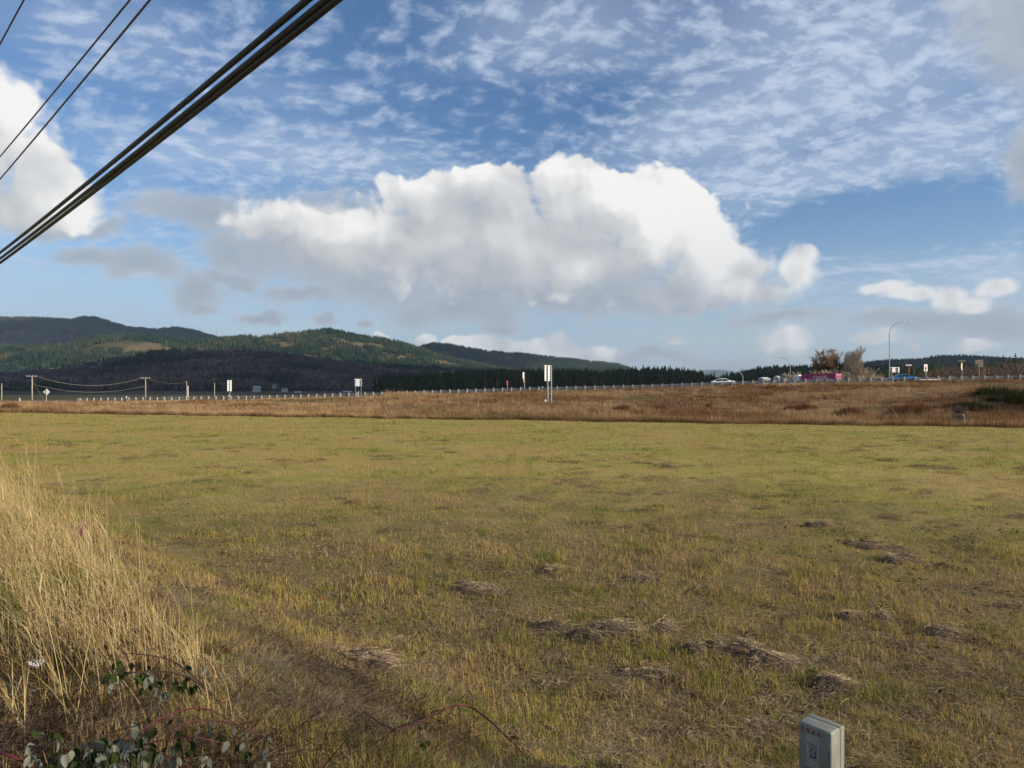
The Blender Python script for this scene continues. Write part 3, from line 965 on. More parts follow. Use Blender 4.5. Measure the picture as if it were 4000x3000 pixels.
# ------------------------------------------------------------------ signs, posts and lamps by the highway
def text_mesh(body, size, mat, extrude=0.001, name='lettering', bold=0.0):
    cu = bpy.data.curves.new(name, 'FONT')
    cu.body = body; cu.size = size; cu.extrude = extrude; cu.offset = bold
    cu.align_x = 'CENTER'; cu.align_y = 'CENTER'
    cu.resolution_u = 3
    ob = bpy.data.objects.new(name, cu)
    me = bpy.data.meshes.new_from_object(ob)
    bpy.data.objects.remove(ob)
    me.name = name
    me.materials.append(mat)
    return me


def put_text(body, size, mat, parent, loc, rot=(math.pi / 2, 0, 0), stretch=1.0, extrude=0.001, bold=0.0):
    o = link(bpy.data.objects.new('lettering', text_mesh(body, size, mat, extrude, bold=bold)), parent)
    o.location = loc; o.rotation_euler = rot; o.scale = (stretch, 1, 1)
    return o


def sign(name, label, cat, box, Y, yaw, posts, panel_mat=None, post_mat=None, braces=0, post_r=0.05, shape='rect', foot=None, group=None):
    """box: columns and rows of the panel in the photograph; yaw turns its near face (0 = towards the camera)."""
    panel_mat = panel_mat or M['alu']; post_mat = post_mat or M['green_steel']
    x0, x1, y0, y1 = box
    c = at((x0 + x1) / 2, (y0 + y1) / 2, Y)
    h = (y1 - y0) / FPX * Y
    w = (x1 - x0) / FPX * Y / max(0.2, math.cos(yaw - math.atan2(c.x, c.y) * 0 ))
    g0 = gz(c.x, c.y) if foot is None else foot
    root = empty(name, (c.x, c.y, g0), yaw, label, cat, group)
    zc = c.z - g0
    if shape == 'rect':
        pn = MB().box((0, 0, zc), (w, 0.02, h), None, 0.008).build('panel', panel_mat, root)
    elif shape == 'diamond':
        a = h / 2
        pn = MB().prism([(0, zc - a), (a, zc), (0, zc + a), (-a, zc)], -0.012, 0.012).build('panel', panel_mat, root)
    else:
        n = 8
        pn = MB().prism([(w / 2 * math.cos(math.pi / n + 6.2832 * k / n) / math.cos(math.pi / n), zc + h / 2 * math.sin(math.pi / n + 6.2832 * k / n) / math.cos(math.pi / n)) for k in range(n)], -0.012, 0.012).build('panel', panel_mat, root)
    if braces:
        for k in range(braces):
            z = zc - h / 2 + h * (k + 0.5) / braces
            MB().box((0, -0.03, z), (w * 0.94, 0.035, 0.05)).build('brace', post_mat, root)
        for s in (-1, 1):
            MB().box((s * (w / 2 - 0.03), -0.022, zc), (0.06, 0.022, h)).build('frame_edge', panel_mat, root)
        for s in (-1, 1):
            MB().box((0, -0.022, zc + s * (h / 2 - 0.03)), (w - 0.13, 0.022, 0.06)).build('frame_edge', panel_mat, root)
    for fx, top in posts:
        X = fx * w
        wx, wy = c.x + math.cos(yaw) * X, c.y + math.sin(yaw) * X
        zb = (gz(wx, wy) if foot is None else foot) - g0 - 0.4
        zt = zc + h / 2 * top
        pr = post_r
        MB().box((X, -0.06 - pr, (zb + zt) / 2), (pr * 1.5, pr * 2, zt - zb)).build('post', post_mat, root)
    return root, w, h, zc


# the large sign on the slope, seen from behind
sb, w, h, zc = sign('highway_sign', 'tall white sign back on two steel posts standing on the grassy slope', 'road sign', (2126.5, 2153, 1427, 1488), 99.0, R(50), [(-0.16, 0.97), (0.40, 0.97)], braces=5, post_r=0.085)
sign('highway_sign', 'square white sign back on two green posts in front of the guard rail', 'road sign', (1385, 1412.5, 1480, 1508.5), 147.0, R(12), [(-0.36, 0.9), (0.42, 0.9)], braces=3, post_r=0.06)
sign('highway_sign', 'tall narrow white sign back on one post, left of the square one', 'road sign', (889.5, 903.5, 1485.5, 1528), 176.0, R(28), [(0.1, 0.95)], braces=4, post_r=0.075)
sign('warning_sign', 'diamond warning sign seen from behind beside the bare road', 'road sign', (169.5, 194.5, 1518, 1544), 157.0, R(6), [(0.0, 0.9)], shape='diamond', post_r=0.06, panel_mat=M['alu'], post_mat=M['post_wood'])
r_, w, h, zc = sign('route_sign', 'narrow white panel over a small red sign on a single post', 'road sign', (2042, 2049, 1454.5, 1479), 149.5, R(38), [(0.25, 0.9)], post_r=0.05)
MB().box((0.06, -0.02, zc - h / 2 - 0.42), (w * 0.95, 0.02, 0.76)).build('red_panel', M['sign_red'], r_)
MB().box((0.10, -0.034, zc - h / 2 - 0.24), (w * 0.55, 0.006, 0.20)).build('white_stripe', M['sign_white'], r_)
MB().box((0.10, -0.034, zc - h / 2 - 0.55), (w * 0.45, 0.006, 0.26)).build('white_stripe', M['sign_white'], r_)
sign('marker_sign', 'slim red sign seen edge-on on a wooden post at the rail', 'road sign', (1978.5, 1982.5, 1487, 1504), 147.6, R(60), [(0.0, 0.9)], panel_mat=M['sign_red'], post_mat=M['post_wood'], post_r=0.055)
# right-hand cluster beyond the highway
sign('guide_sign', 'wide pale sign back on two posts behind the tall lamp', 'road sign', (3472, 3515, 1434.5, 1454.5), 166.0, R(8), [(-0.3, 0.9), (0.28, 0.9)], braces=2, post_r=0.09, post_mat=M['brown_sign'])


def one_way(root, z, w, h, arrow_col):
    MB().box((0, -0.02, z), (w, 0.02, h), None, 0.01).build('arrow_panel', M['sign_black'], root)
    a = w / 2 * 0.88
    poly = [(-a, z - h * .17), (a * .45, z - h * .17), (a * .45, z - h * .34), (a, z), (a * .45, z + h * .34), (a * .45, z + h * .17), (-a, z + h * .17)]
    ar = MB().prism(poly, -0.036, -0.031).build('arrow', arrow_col, root)
    put_text('ONE WAY', h * 0.26, M['sign_black'], root, (-a * 0.15, -0.0385, z), stretch=1.15, extrude=0.0005)


root, w, h, zc = sign('one_way_sign', 'black and white one-way arrow above a red sign, behind the blue car', 'road sign', (3546, 3553.5, 1432.5, 1455), 163.0, R(58), [(0.0, 0.95)], panel_mat=M['sign_red'], shape='oct', post_r=0.05)
a_ = at(3550, 1426.5, 163.0)
e_ = bpy.data.objects.new('arrow_plate', MB().box((0, 0, 0), (1.62, 0.02, 0.44), None, 0.008).mesh('arrow_plate', M['sign_black'])); link(e_, root)
e_.location = (0, 0, a_.z - root.location.z); e_.rotation_euler = (0, 0, -R(58) + R(5))
a = 0.72
link(bpy.data.objects.new('arrow', MB().prism([(-a, -.09), (a * .5, -.09), (a * .5, -.17), (a, 0), (a * .5, .17), (a * .5, .09), (-a, .09)], -0.022, -0.014).mesh('arrow', M['sign_white'])), e_)
put_text('ONE WAY', 0.13, M['sign_black'], e_, (-0.12, -0.0245, 0), stretch=1.2, extrude=0.0005)

root, w, h, zc = sign('do_not_enter_sign', 'bright white DO NOT ENTER sign with red disc, right of the blue car', 'road sign', (3608, 3624.5, 1423.5, 1450), 160.0, R(18), [(0.0, 0.2)], panel_mat=M['sign_white'], post_r=0.05)
rd = 0.40 * w
MB().lathe([(rd, 0), (rd, 0.01)], 32, Matrix.Translation((0, -0.018, zc + 0.05)) @ Matrix.Scale(1.12, 4, (0, 0, 1)) @ Matrix.Rotation(R(90), 4, 'X')).build('red_disc', M['sign_red'], root)
MB().box((0, -0.034, zc + 0.05), (rd * 1.7, 0.008, rd * 0.42)).build('white_bar', M['sign_white'], root)
put_text('DO NOT', rd * 0.42, M['sign_white'], root, (0, -0.0315, zc + 0.05 + rd * 0.58), extrude=0.002)
put_text('ENTER', rd * 0.42, M['sign_white'], root, (0, -0.0315, zc + 0.05 - rd * 0.58), extrude=0.002)
MB().box((0, -0.02, zc - h / 2 - 0.24), (w * 0.62, 0.02, 0.40), None, 0.008).build('plaque', M['brown_sign'], root)
root, w, h, zc = sign('stop_sign_back', 'pale octagonal sign seen from behind under a black one-way plate', 'road sign', (3750.5, 3764, 1417.5, 1446.5), 131.5, R(40), [(0.05, 0.95)], panel_mat=M['sign_yellow'], shape='oct', post_r=0.042)
e_ = bpy.data.objects.new('arrow_plate', MB().box((0, 0, 0), (1.46, 0.02, 0.40), None, 0.008).mesh('arrow_plate', M['sign_black'])); link(e_, root)
e_.location = (0, 0, at(3757, 1410.5, 131.5).z - root.location.z); e_.rotation_euler = (0, 0, -R(40) - R(6))
a = 0.62
link(bpy.data.objects.new('arrow', MB().prism([(-a, -.075), (a * .6, -.075), (a * .6, -.13), (a, 0), (a * .6, .13), (a * .6, .075), (-a, .075)], -0.022, -0.014).mesh('arrow', M['brown_sign'])), e_)
sign('dull_sign', 'dull grey-brown square sign on one post at the right end of the rail', 'road sign', (3811, 3838.5, 1405.5, 1433.5), 129.0, R(-10), [(0.0, 0.0)], panel_mat=M['brown_sign'], post_r=0.05)

# small posts
def stake(name, label, px, top, bot, Y, width, mat, lean=0.0, cat='post', group=None):
    p = at(px, bot, Y)
    z0 = gz(p.x, p.y)
    hh = (bot - top) / FPX * Y
    root = empty(name, (p.x, p.y, p.z), R(8), label, cat, group)
    b = MB().box((0, 0, hh / 2), (width, width * 0.35, hh), None, width * 0.1).build('shaft', mat, root)
    MB().box((0, 0, (z0 - p.z - 0.3) / 2), (width * .8, width * 0.3, abs(z0 - p.z) + 0.3)).build('foot', mat, root)
    MB().box((0, -width * 0.19, hh * 0.8), (width * 0.8, 0.008, hh * 0.18)).build('reflector', M['sign_white'], root)
    root.rotation_euler = (0, lean, R(8))
    return root


stake('delineator_post', 'leaning white marker post by the road, left of the tall pole', 79.5, 1554, 1571, 172.0, 0.20, M['white_plastic'], R(-11))
stake('delineator_post', 'leaning white marker post above the rail, left of the second pole', 496.0, 1547, 1564, 178.0, 0.22, M['white_plastic'], R(-9))
stake('delineator_post', 'pale upright post just beside the slim brown pole', 734.5, 1507, 1556, 190.0, 0.20, M['white_plastic'])
stake('delineator_post', 'short white marker above the rail left of the square sign', 1327, 1535, 1552, 168.0, 0.13, M['white_plastic'])
stake('delineator_post', 'short white marker seen between the posts of the square sign', 1400, 1529, 1550, 167.0, 0.14, M['white_plastic'])
stake('delineator_post', 'short white marker above the tawny grass right of the square sign', 1587, 1527, 1545, 165.0, 0.13, M['white_plastic'])
stake('delineator_post', 'short pale marker just left of the big two-post sign', 2119, 1509, 1530, 161.0, 0.12, M['white_plastic'])
stake('delineator_post', 'short white marker low beside the tall narrow sign', 894.5, 1543, 1562, 174.0, 0.16, M['white_plastic'])

# roadside cross and litter
c = ground_hit(2131, 1577)
cr = empty('memorial_cross', c, R(15), 'small white roadside cross at the foot of the big sign', 'cross')
MB().box((0, 0, 0.28), (0.09, 0.05, 0.66), None, 0.01).build('upright', M['sign_white'], cr)
MB().box((0, -0.004, 0.42), (0.36, 0.052, 0.09), None, 0.01).build('crossbar', M['sign_white'], cr)


def lump(name, label, cat, loc, size, mat, seed):
    bm = bmesh.new()
    bmesh.ops.create_icosphere(bm, subdivisions=2, radius=1.0)
    r = random.Random(seed)
    for v in bm.verts:
        n = mnoise.noise(v.co * 1.7 + Vector((seed, 0, 0)))
        v.co = Vector((v.co.x * size[0], v.co.y * size[1], v.co.z * size[2])) * (1 + 0.35 * n)
    me = bpy.data.meshes.new(name); bm.to_mesh(me); bm.free()
    me.materials.append(mat)
    o = link(bpy.data.objects.new(name, me)); o.location = loc
    return tag(o, label, cat)


lump('white_rock', 'white rock on the slope below the rail, lower of the two', 'rock', at(1967, 1541, 139.5), (0.17, 0.15, 0.17), M['sign_white'], 3)
lump('white_rock', 'white rock at the foot of the slim red marker sign', 'rock', at(1981.5, 1536.5, 144.6), (0.20, 0.16, 0.14), M['sign_white'], 5)

# white barrier beyond the rail
pb = at(3633, 1482.5, 137.0)
wb = empty('barrier_board', (pb.x, pb.y, gz(pb.x, pb.y)), math.atan2(DIRY, DIRX) * 0.3, 'long low white barrier board behind the rail right of the blue car', 'barrier')
hz_ = pb.z - wb.location.z
MB().box((0, 0, hz_), (3.9, 0.08, 0.26), None, 0.02).build('board', M['sign_white'], wb)
for s in (-1.5, 0, 1.5):
    MB().box((s, 0.09, hz_ / 2 - 0.1), (0.1, 0.08, hz_ + 0.3)).build('leg', M['post_wood'], wb)


# street lamps
def street_lamp(label, px, top, bot, Y, arm_px, arm_top):
    b = at(px, bot, Y)
    zb = gz(b.x, b.y)
    root = empty('street_lamp', (b.x, b.y, zb), 0, label, 'street lamp')
    H = at(px, top, Y).z - zb
    armx = (arm_px - px) / FPX * Y
    s = 1 if armx > 0 else -1
    L = abs(armx)
    rb = min(2.6, L * 0.5)
    r0 = 0.105 * max(1.0, Y / 150.0)
    pts = [(0, 0, -0.5), (0, 0, 1), (0, 0, H * 0.5)]
    rad = [r0 * 1.1, r0, r0 * 0.85]
    for k in range(9):
        a = math.pi / 2 * k / 8
        pts.append((s * rb * (1 - math.cos(a)), 0, H - rb * 1.25 + rb * 1.15 * math.sin(a)))
        rad.append(r0 * (0.72 - 0.2 * k / 8))
    pts.append((s * (L - 0.7), 0, H - rb * 0.02)); rad.append(r0 * 0.42)
    MB().tube(pts, rad, 10).build('mast', M['galv'], root, True)
    MB().lathe([(0.20, 0), (0.20, 0.05), (0.14, 0.12), (0.12, 0.3)], 16).build('base_collar', M['galv'], root)
    hd = MB().box((s * (L - 0.35), 0, H - rb * 0.02), (0.78, 0.28, 0.13), None, 0.05).build('lamp_head', M['alu'], root)
    MB().box((s * (L - 0.30), 0, H - rb * 0.02 - 0.075), (0.42, 0.2, 0.03)).build('lens', M['white_plastic'], hd)
    return root


street_lamp('tall curved street lamp rising above the blue car, arm to the right', 3474, 1255, 1478, 152.0, 3562, 1256)
street_lamp('curved street lamp left of the orange tree, arm to the left', 3087, 1397, 1498, 235.0, 3034, 1398)
street_lamp('distant street lamp right of the white car, arm to the left', 2902, 1452, 1505, 320.0, 2862, 1454)


# utility poles and their wires
def utility_pole(label, px, top, bot, Y, arms, thick=0.16):
    b = at(px, bot, Y)
    zb = min(b.z, gz(b.x, b.y)) - 0.2
    root = empty('utility_pole', (b.x, b.y, zb), R(10), label, 'utility pole')
    H = at(px, top, Y).z - zb
    MB().tube([(0, 0, -0.6), (0, 0, H * 0.5), (0, 0, H)], [thick, thick * 0.9, thick * 0.72], 10).build('shaft', M['pole_wood'], root, True)
    for k in range(arms):
        z = H - 0.25 - 0.55 * k
        L = 2.6 - 0.7 * k
        arm = MB().box((0, -thick - 0.05, z), (L, 0.11, 0.14)).build('crossarm', M['pole_wood'], root)
        for s in (-0.46, -0.2, 0.2, 0.46):
            MB().lathe([(0.03, 0), (0.075, 0.05), (0.05, 0.12), (0.075, 0.17), (0.03, 0.24)], 8, Matrix.Translation((s * L, -thick - 0.05, z + 0.07))).build('insulator', M['white_plastic'], arm)
    return root, Vector((b.x, b.y, zb + H))


p0 = utility_pole('plain wooden pole at the very left edge of the view', 6.5, 1497, 1570, 205.0, 0, 0.15)
p1 = utility_pole('tall utility pole with insulators left of the diamond sign', 125.5, 1467, 1571, 195.0, 1, 0.19)
p2 = utility_pole('second utility pole with a crossarm, right of the diamond sign', 568.5, 1474, 1566, 210.0, 1, 0.17)
p3 = utility_pole('slim brown utility pole left of the tall narrow sign', 729.5, 1487, 1562, 250.0, 0, 0.14)
p4 = utility_pole('bare pale pole between the slim brown pole and the tall narrow sign', 838, 1495, 1560, 262.0, 0, 0.15)


def wire(label, a, b, sag, r, mat, name='overhead_wire', n=24, group=None):
    a, b = Vector(a), Vector(b)
    pts = []
    for k in range(n + 1):
        t = k / n
        p = a.lerp(b, t)
        p.z -= sag * 4 * t * (1 - t)
        pts.append(p)
    o = MB().tube([q - a for q in pts], r, 6).build(name, mat, None, True)
    o.location = a
    return tag(o, label, 'wire', group)


T1, T2, T3, T0 = p1[1], p2[1], p3[1], p0[1]
wire('upper slack wire between the two utility poles', T1 + Vector((1.0, -.2, -0.1)), T2 + Vector((-0.9, -.2, -0.1)), 2.5, 0.035, M['far_wire'])
wire('lower slack wire between the two utility poles', T1 + Vector((0.4, -.2, -2.4)), T2 + Vector((-0.3, -.2, -2.6)), 2.0, 0.028, M['far_wire'])
wire('wire running from the second utility pole to the slim brown pole', T2 + Vector((0.9, -.2, -0.3)), T3 + Vector((0, 0, -0.4)), 1.0, 0.022, M['far_wire'])
wire('wire from the left edge pole up to the tall utility pole', T0 + Vector((0, 0, -0.2)), T1 + Vector((-1.0, 0, -2.6)), 0.9, 0.022, M['far_wire'])
wire('guy wire slanting down from the tall utility pole to the ground', T1 + Vector((0.2, 0, -1.8)), Vector((T1.x + 3.6, T1.y, gz(T1.x + 3.6, T1.y) - 0.1)), 0.0, 0.02, M['far_wire'])


# cables over the near road
def near_cable(label, pa, pb_, H, r, mat, name, sag=0.0, slope=0.0, ext=(0.5, 1.2), twist=None):
    """Runs parallel to the near road at height H above the camera, seen through two pixels."""
    def P(px, py, h):
        u, v = (px - CXP) / FPX, (HORZ - py) / FPX
        return Vector((u * h / v, h / v, CAMZ + h))
    a = P(*pa, H + slope); b = P(*pb_, H)
    d = b - a
    A, B = a - d * ext[0], b + d * ext[1]
    pts = []
    n = 90
    for k in range(n + 1):
        t = k / n
        p = A.lerp(B, t)
        s = -ext[0] + t * (1 + ext[0] + ext[1])
        p.z -= sag * 4 * s * (1 - s) 
        if twist:
            p += Vector((0.0, 0.0, 1.0)) * twist[0] * math.sin(k * twist[1])
        pts.append(p)
    o = MB().tube([q - A for q in pts], r, 12).build(name, mat, None, True)
    o.location = A
    return tag(o, label, 'cable')


near_cable('thick black cable overhead, upper one standing clear of the bundle', (1200, 0), (0, 987), 4.6, 0.043, M['wire'], 'overhead_cable', 0.05)
near_cable('thick black cable of the overhead bundle, the upper of its joined pair', (1273, 0), (0, 1010), 4.5, 0.041, M['wire'], 'overhead_cable', 0.05)
near_cable('thick black cable of the overhead bundle, lowest of all', (1316, 0), (0, 1027), 4.45, 0.043, M['wire'], 'overhead_cable', 0.05)
near_cable('thin dark wire crossing the extreme top left corner', (93, 0), (0, 172), 8.5, 0.018, M['thin_wire'], 'overhead_wire', 0.0, 0, (0.5, 3.5))
near_cable('thin dark wire overhead, left one of the close pair', (507, 0), (0, 612), 8.0, 0.020, M['thin_wire'], 'overhead_wire', 0.02)
near_cable('thin dark wire overhead, right one of the close pair', (585, 0), (0, 700), 7.5, 0.022, M['thin_wire'], 'overhead_wire', 0.02)

# ------------------------------------------------------------------ vehicles
M['car_white'] = paint('white_car_paint', (0.78, 0.79, 0.80), 0.25, var=0.03, scale=1, spec=0.6)
M['car_blue'] = paint('blue_car_paint', (0.012, 0.145, 0.48), 0.22, var=0.05, scale=1, spec=0.6)
M['glass'] = paint('dark_car_glass', (0.018, 0.022, 0.028), 0.06, var=0.1, spec=0.8)
M['tyre'] = paint('tyre_rubber', (0.022, 0.022, 0.024), 0.85, var=0.2)
M['rim'] = paint('alloy_rim', (0.45, 0.46, 0.48), 0.3, 0.8, var=0.1)
M['head'] = paint('headlight_glass', (0.80, 0.82, 0.84), 0.15, var=0.05, spec=0.8)
M['tail'] = paint('tail_light', (0.42, 0.012, 0.03), 0.25, var=0.1)
M['plastic_black'] = paint('black_plastic', (0.03, 0.03, 0.032), 0.6, var=0.15)


def make_car(name, label, loc, rz, pitch, mat, coupe):
    root = empty(name, loc, rz, label, 'car')
    root.rotation_euler = (0, pitch, rz)
    L, W = (4.85, 0.92) if not coupe else (4.75, 0.90)
    # stations: x from the tail, lower edge, belt height, top height, half width at belt, half width at top
    if not coupe:
        st = [(0.00, .42, .70, .86, .70, .58), (0.10, .30, .74, .98, .82, .66), (0.45, .24, .80, 1.04, .89, .72), (0.95, .22, .84, 1.20, .92, .66), (1.35, .22, .87, 1.35, .92, .62),
              (1.85, .22, .89, 1.445, .92, .60), (2.35, .22, .90, 1.46, .92, .60), (2.80, .22, .89, 1.42, .92, .60), (3.20, .22, .88, 1.24, .92, .64), (3.55, .22, .86, 1.03, .92, .72),
              (3.85, .22, .82, .96, .91, .74), (4.30, .24, .74, .88, .87, .70), (4.65, .28, .64, .78, .78, .60), (4.85, .36, .54, .62, .60, .45)]
    else:
        st = [(0.00, .40, .66, .78, .66, .54), (0.12, .30, .72, .90, .80, .66), (0.50, .24, .80, 1.06, .88, .70), (0.95, .22, .84, 1.24, .90, .64), (1.40, .22, .87, 1.36, .90, .60),
              (1.85, .22, .88, 1.42, .90, .59), (2.25, .22, .88, 1.42, .90, .59), (2.65, .22, .87, 1.34, .90, .60), (3.00, .22, .86, 1.18, .90, .64), (3.30, .22, .85, 1.00, .90, .72),
              (3.70, .22, .81, .93, .89, .74), (4.20, .24, .73, .85, .86, .70), (4.55, .28, .62, .74, .76, .60), (4.75, .36, .52, .60, .58, .45)]
    xs_ = np.array([s[0] for s in st])
    xf = np.linspace(0, L, 44)
    S = np.stack([np.interp(xf, xs_, [s[k] for s in st]) for k in range(1, 6)], -1)
    for _ in range(2):                                   # round the profile
        S[1:-1] = S[1:-1] * 0.5 + (S[:-2] + S[2:]) * 0.25
    x0 = L / 2

    def ring(i):
        lo, be, to, wb, wt = S[i]
        mid = (lo + be) / 2
        half = [(0, lo), (wb * .90, lo), (wb * .985, lo + .10), (wb * 1.0, mid + .05), (wb * .985, be - .06), (wb * .95, be), (wt + (wb * .95 - wt) * .12, to - (to - be) * .14), (wt * .88, to - .02), (wt * .45, to + .008), (0, to + .015)]
        return [(xf[i] - x0, -y, z) for y, z in half] + [(xf[i] - x0, y, z) for y, z in reversed(half[1:-1])]
    b = MB()
    n = len(ring(0))
    for i in range(len(xf)):
        b.v += ring(i)
    for i in range(len(xf) - 1):
        for k in range(n):
            k2 = (k + 1) % n
            b.f.append((i * n + k, (i + 1) * n + k, (i + 1) * n + k2, i * n + k2))
    b.f.append(tuple(range(n))); b.f.append(tuple(reversed([(len(xf) - 1) * n + k for k in range(n)])))
    body = b.build('body', mat, root, True)

    def at_x(x):
        return [float(np.interp(x, xf, S[:, k])) for k in range(5)]

    def side_glass(a, c, s, nm):
        q = MB()
        m_ = 8
        for k in range(m_ + 1):
            x = a + (c - a) * k / m_
            lo, be, to, wb, wt = at_x(x)
            yb_, yt_ = wb * .95 + .012, (wt + (wb * .95 - wt) * .12) + .012
            zt = be + (to - be) * 0.83
            zt = max(be + .03, zt)
            for t in (0.06, 1.0):
                q.v.append((x - x0, s * (yb_ + (yt_ - yb_) * t * .96), be + (zt - be) * t))
        q.f += [(2 * k, 2 * k + 2, 2 * k + 3, 2 * k + 1) for k in range(m_)]
        return q.build(nm, M['glass'], root, True)
    ga, gm, gc = (0.98, 2.12, 3.38) if not coupe else (0.95, 1.70, 3.10)
    for s in (-1, 1):
        side_glass(ga, gm - .04, s, 'side_window'); side_glass(gm + .04, gc, s, 'side_window')

    def end_glass(a, c, nm):
        q = MB()
        for x in np.linspace(a, c, 7):
            lo, be, to, wb, wt = at_x(x)
            for y in np.linspace(-wt * .84, wt * .84, 7):
                q.v.append((x - x0, y, to + .022 - 0.03 * (abs(y) / wt) ** 3))
        for i in range(6):
            for k in range(6):
                q.f.append((i * 7 + k, (i + 1) * 7 + k, (i + 1) * 7 + k + 1, i * 7 + k + 1))
        return q.build(nm, M['glass'], root, True)
    if not coupe:
        end_glass(2.90, 3.50, 'windscreen'); end_glass(0.62, 1.25, 'rear_window')
    else:
        end_glass(2.72, 3.25, 'windscreen'); end_glass(0.62, 1.30, 'rear_window')
    for x in (0.92 if not coupe else .90, 3.95 if not coupe else 3.82):
        for s in (-1, 1):
            R_ = 0.335
            Mx = Matrix.Translation((x - x0, s * (W - 0.09), R_)) @ Matrix.Rotation(R(90) * -s, 4, 'X')
            arch = MB().lathe([(R_ + .07, -.02), (R_ + .07, .085)], 24, Mx).build('wheel_arch', M['plastic_black'], root)
            wh = MB().lathe([(R_ * .62, -.12), (R_ * .95, -.11), (R_, -.06), (R_, .06), (R_ * .95, .11), (R_ * .66, .115), (R_ * .62, .10)], 24, Mx).build('wheel', M['tyre'], root, True)
            q = MB().lathe([(R_ * .64, .06), (R_ * .64, .105), (R_ * .56, .095)], 20, Mx)
            q.build('rim', M['rim'], wh)
            sp = MB()
            for k in range(5):
                sp.box((0, R_ * .30, .112), (.06, R_ * .56, .012), Mx @ Matrix.Rotation(6.2832 * k / 5, 4, 'Z'))
            sp.build('spokes', M['rim'], wh)
    for s in (-1, 1):
        MB().box((L - .40 - x0, s * .62, .70 if not coupe else .68), (.42, .30, .13), Matrix.Rotation(0, 4, 'Z'), .05).build('headlight', M['head'], root)
        MB().box((.09 - x0, s * .60, .80 if not coupe else .74), (.16, .36, .13), None, .04).build('tail_light', M['tail'], root)
        MB().box((3.15 - x0 - (.25 if coupe else 0), s * .99, .96), (.14, .18, .12), None, .03).build('mirror', mat, root)
    MB().box((0, 0, .26), (L * .72, W * 1.86, .10)).build('sill', M['plastic_black'], root)
    MB().box((L - .10 - x0, 0, .40), (.10, 1.0, .12), None, .03).build('grille', M['plastic_black'], root)
    return root


def on_road(px, off):
    u = (px - CXP) / FPX
    # X = u*Y and Y = road_y(X) + off
    Y = (146.6 + off) / (1 + 0.2126 * u)
    X = u * Y
    return Vector((X, Y, float(np.interp(X, GX, GZ)) + 0.03))


rzr = math.atan2(DIRY, DIRX)
def slope_at(X): return -math.atan((np.interp(X + 3, GX, GZ) - np.interp(X - 3, GX, GZ)) / 6.0)
cw = on_road(2826, 4.4)
make_car('white_sedan', 'white sedan driving to the right behind the guard rail', cw, rzr, slope_at(cw.x), M['car_white'], False)
cb = on_road(3534, 4.2)
make_car('blue_coupe', 'bright blue coupe driving to the right below the tall street lamp', cb, rzr, slope_at(cb.x), M['car_blue'], True)

# container lorry going away on the side road
M['magenta'] = paint('magenta_container_paint', (0.32, 0.015, 0.105), 0.5, var=0.08, scale=0.7, dirt=(0.16, 0.02, 0.07), dirt_amt=0.3)
M['letter_white'] = paint('white_lettering', (0.70, 0.66, 0.70), 0.6, var=0.06)
M['truck_white'] = paint('white_truck_paint', (0.80, 0.80, 0.78), 0.35, var=0.04)
M['chassis'] = paint('chassis_grey', (0.07, 0.07, 0.075), 0.7, var=0.2)
YT = 205.0
rear = at(3276, 1499, YT)
ang = R(90 + 27)                       # heading: away from the camera and a little left
road_zt = at(3276, 1458, YT).z - 4.05
tr = empty('container_lorry', (rear.x, rear.y, road_zt), ang, 'lorry with a white cab pulling the pink container away', 'lorry')
# a filled side road carries it
tag(np_obj('side_road', [(rear.x + 30, rear.y - 55, road_zt - .02), (rear.x + 42, rear.y - 52, road_zt - .02), (rear.x - 38, rear.y + 90, road_zt - .02), (rear.x - 50, rear.y + 86, road_zt - .02),
                         (rear.x + 26, rear.y - 57, road_zt - 5), (rear.x + 46, rear.y - 50, road_zt - 5), (rear.x - 30, rear.y + 94, road_zt - 5), (rear.x - 56, rear.y + 84, road_zt - 5)],
             [(0, 1, 2, 3), (4, 5, 1, 0), (5, 6, 2, 1), (6, 7, 3, 2), (7, 4, 0, 3)], M['asphalt']), kind='structure')
MB().box((6.1, 0, 1.25), (12.1, 0.95, 0.22)).build('trailer_frame', M['chassis'], tr)
for x in (1.3, 2.6, 10.6, 13.6, 15.0):
    for s in (-1, 1):
        Mx = Matrix.Translation((x, s * 1.02, .52)) @ Matrix.Rotation(R(90) * -s, 4, 'X')
        wh = MB().lathe([(.30, -.14), (.50, -.14), (.52, -.08), (.52, .10), (.48, .15), (.30, .14)], 20, Mx).build('wheel', M['tyre'], tr, True)
        MB().lathe([(.29, .10), (.29, .145), (.10, .12)], 16, Mx).build('rim', M['rim'], wh)
cab = MB().box((14.3, 0, 2.05), (2.3, 2.4, 2.1), None, 0.16).build('cab', M['truck_white'], tr)
MB().box((14.0, 0, 3.45), (1.6, 2.3, 0.9), None, 0.25).build('roof_fairing', M['truck_white'], tr)
MB().box((16.0, 0, 1.6), (1.5, 2.0, 1.2), None, 0.18).build('bonnet', M['truck_white'], tr)
for s in (-1, 1):
    MB().box((14.5, s * 1.205, 2.45), (1.0, 0.02, 0.75), None, 0.008).build('cab_window', M['glass'], tr)
MB().box((15.46, 0, 2.5), (0.02, 2.0, 0.8), None, 0.008).build('windscreen', M['glass'], tr)
MB().box((0.05, 0, 0.75), (0.1, 2.3, 0.18), None, 0.03).build('rear_bumper', M['sign_white'], tr)

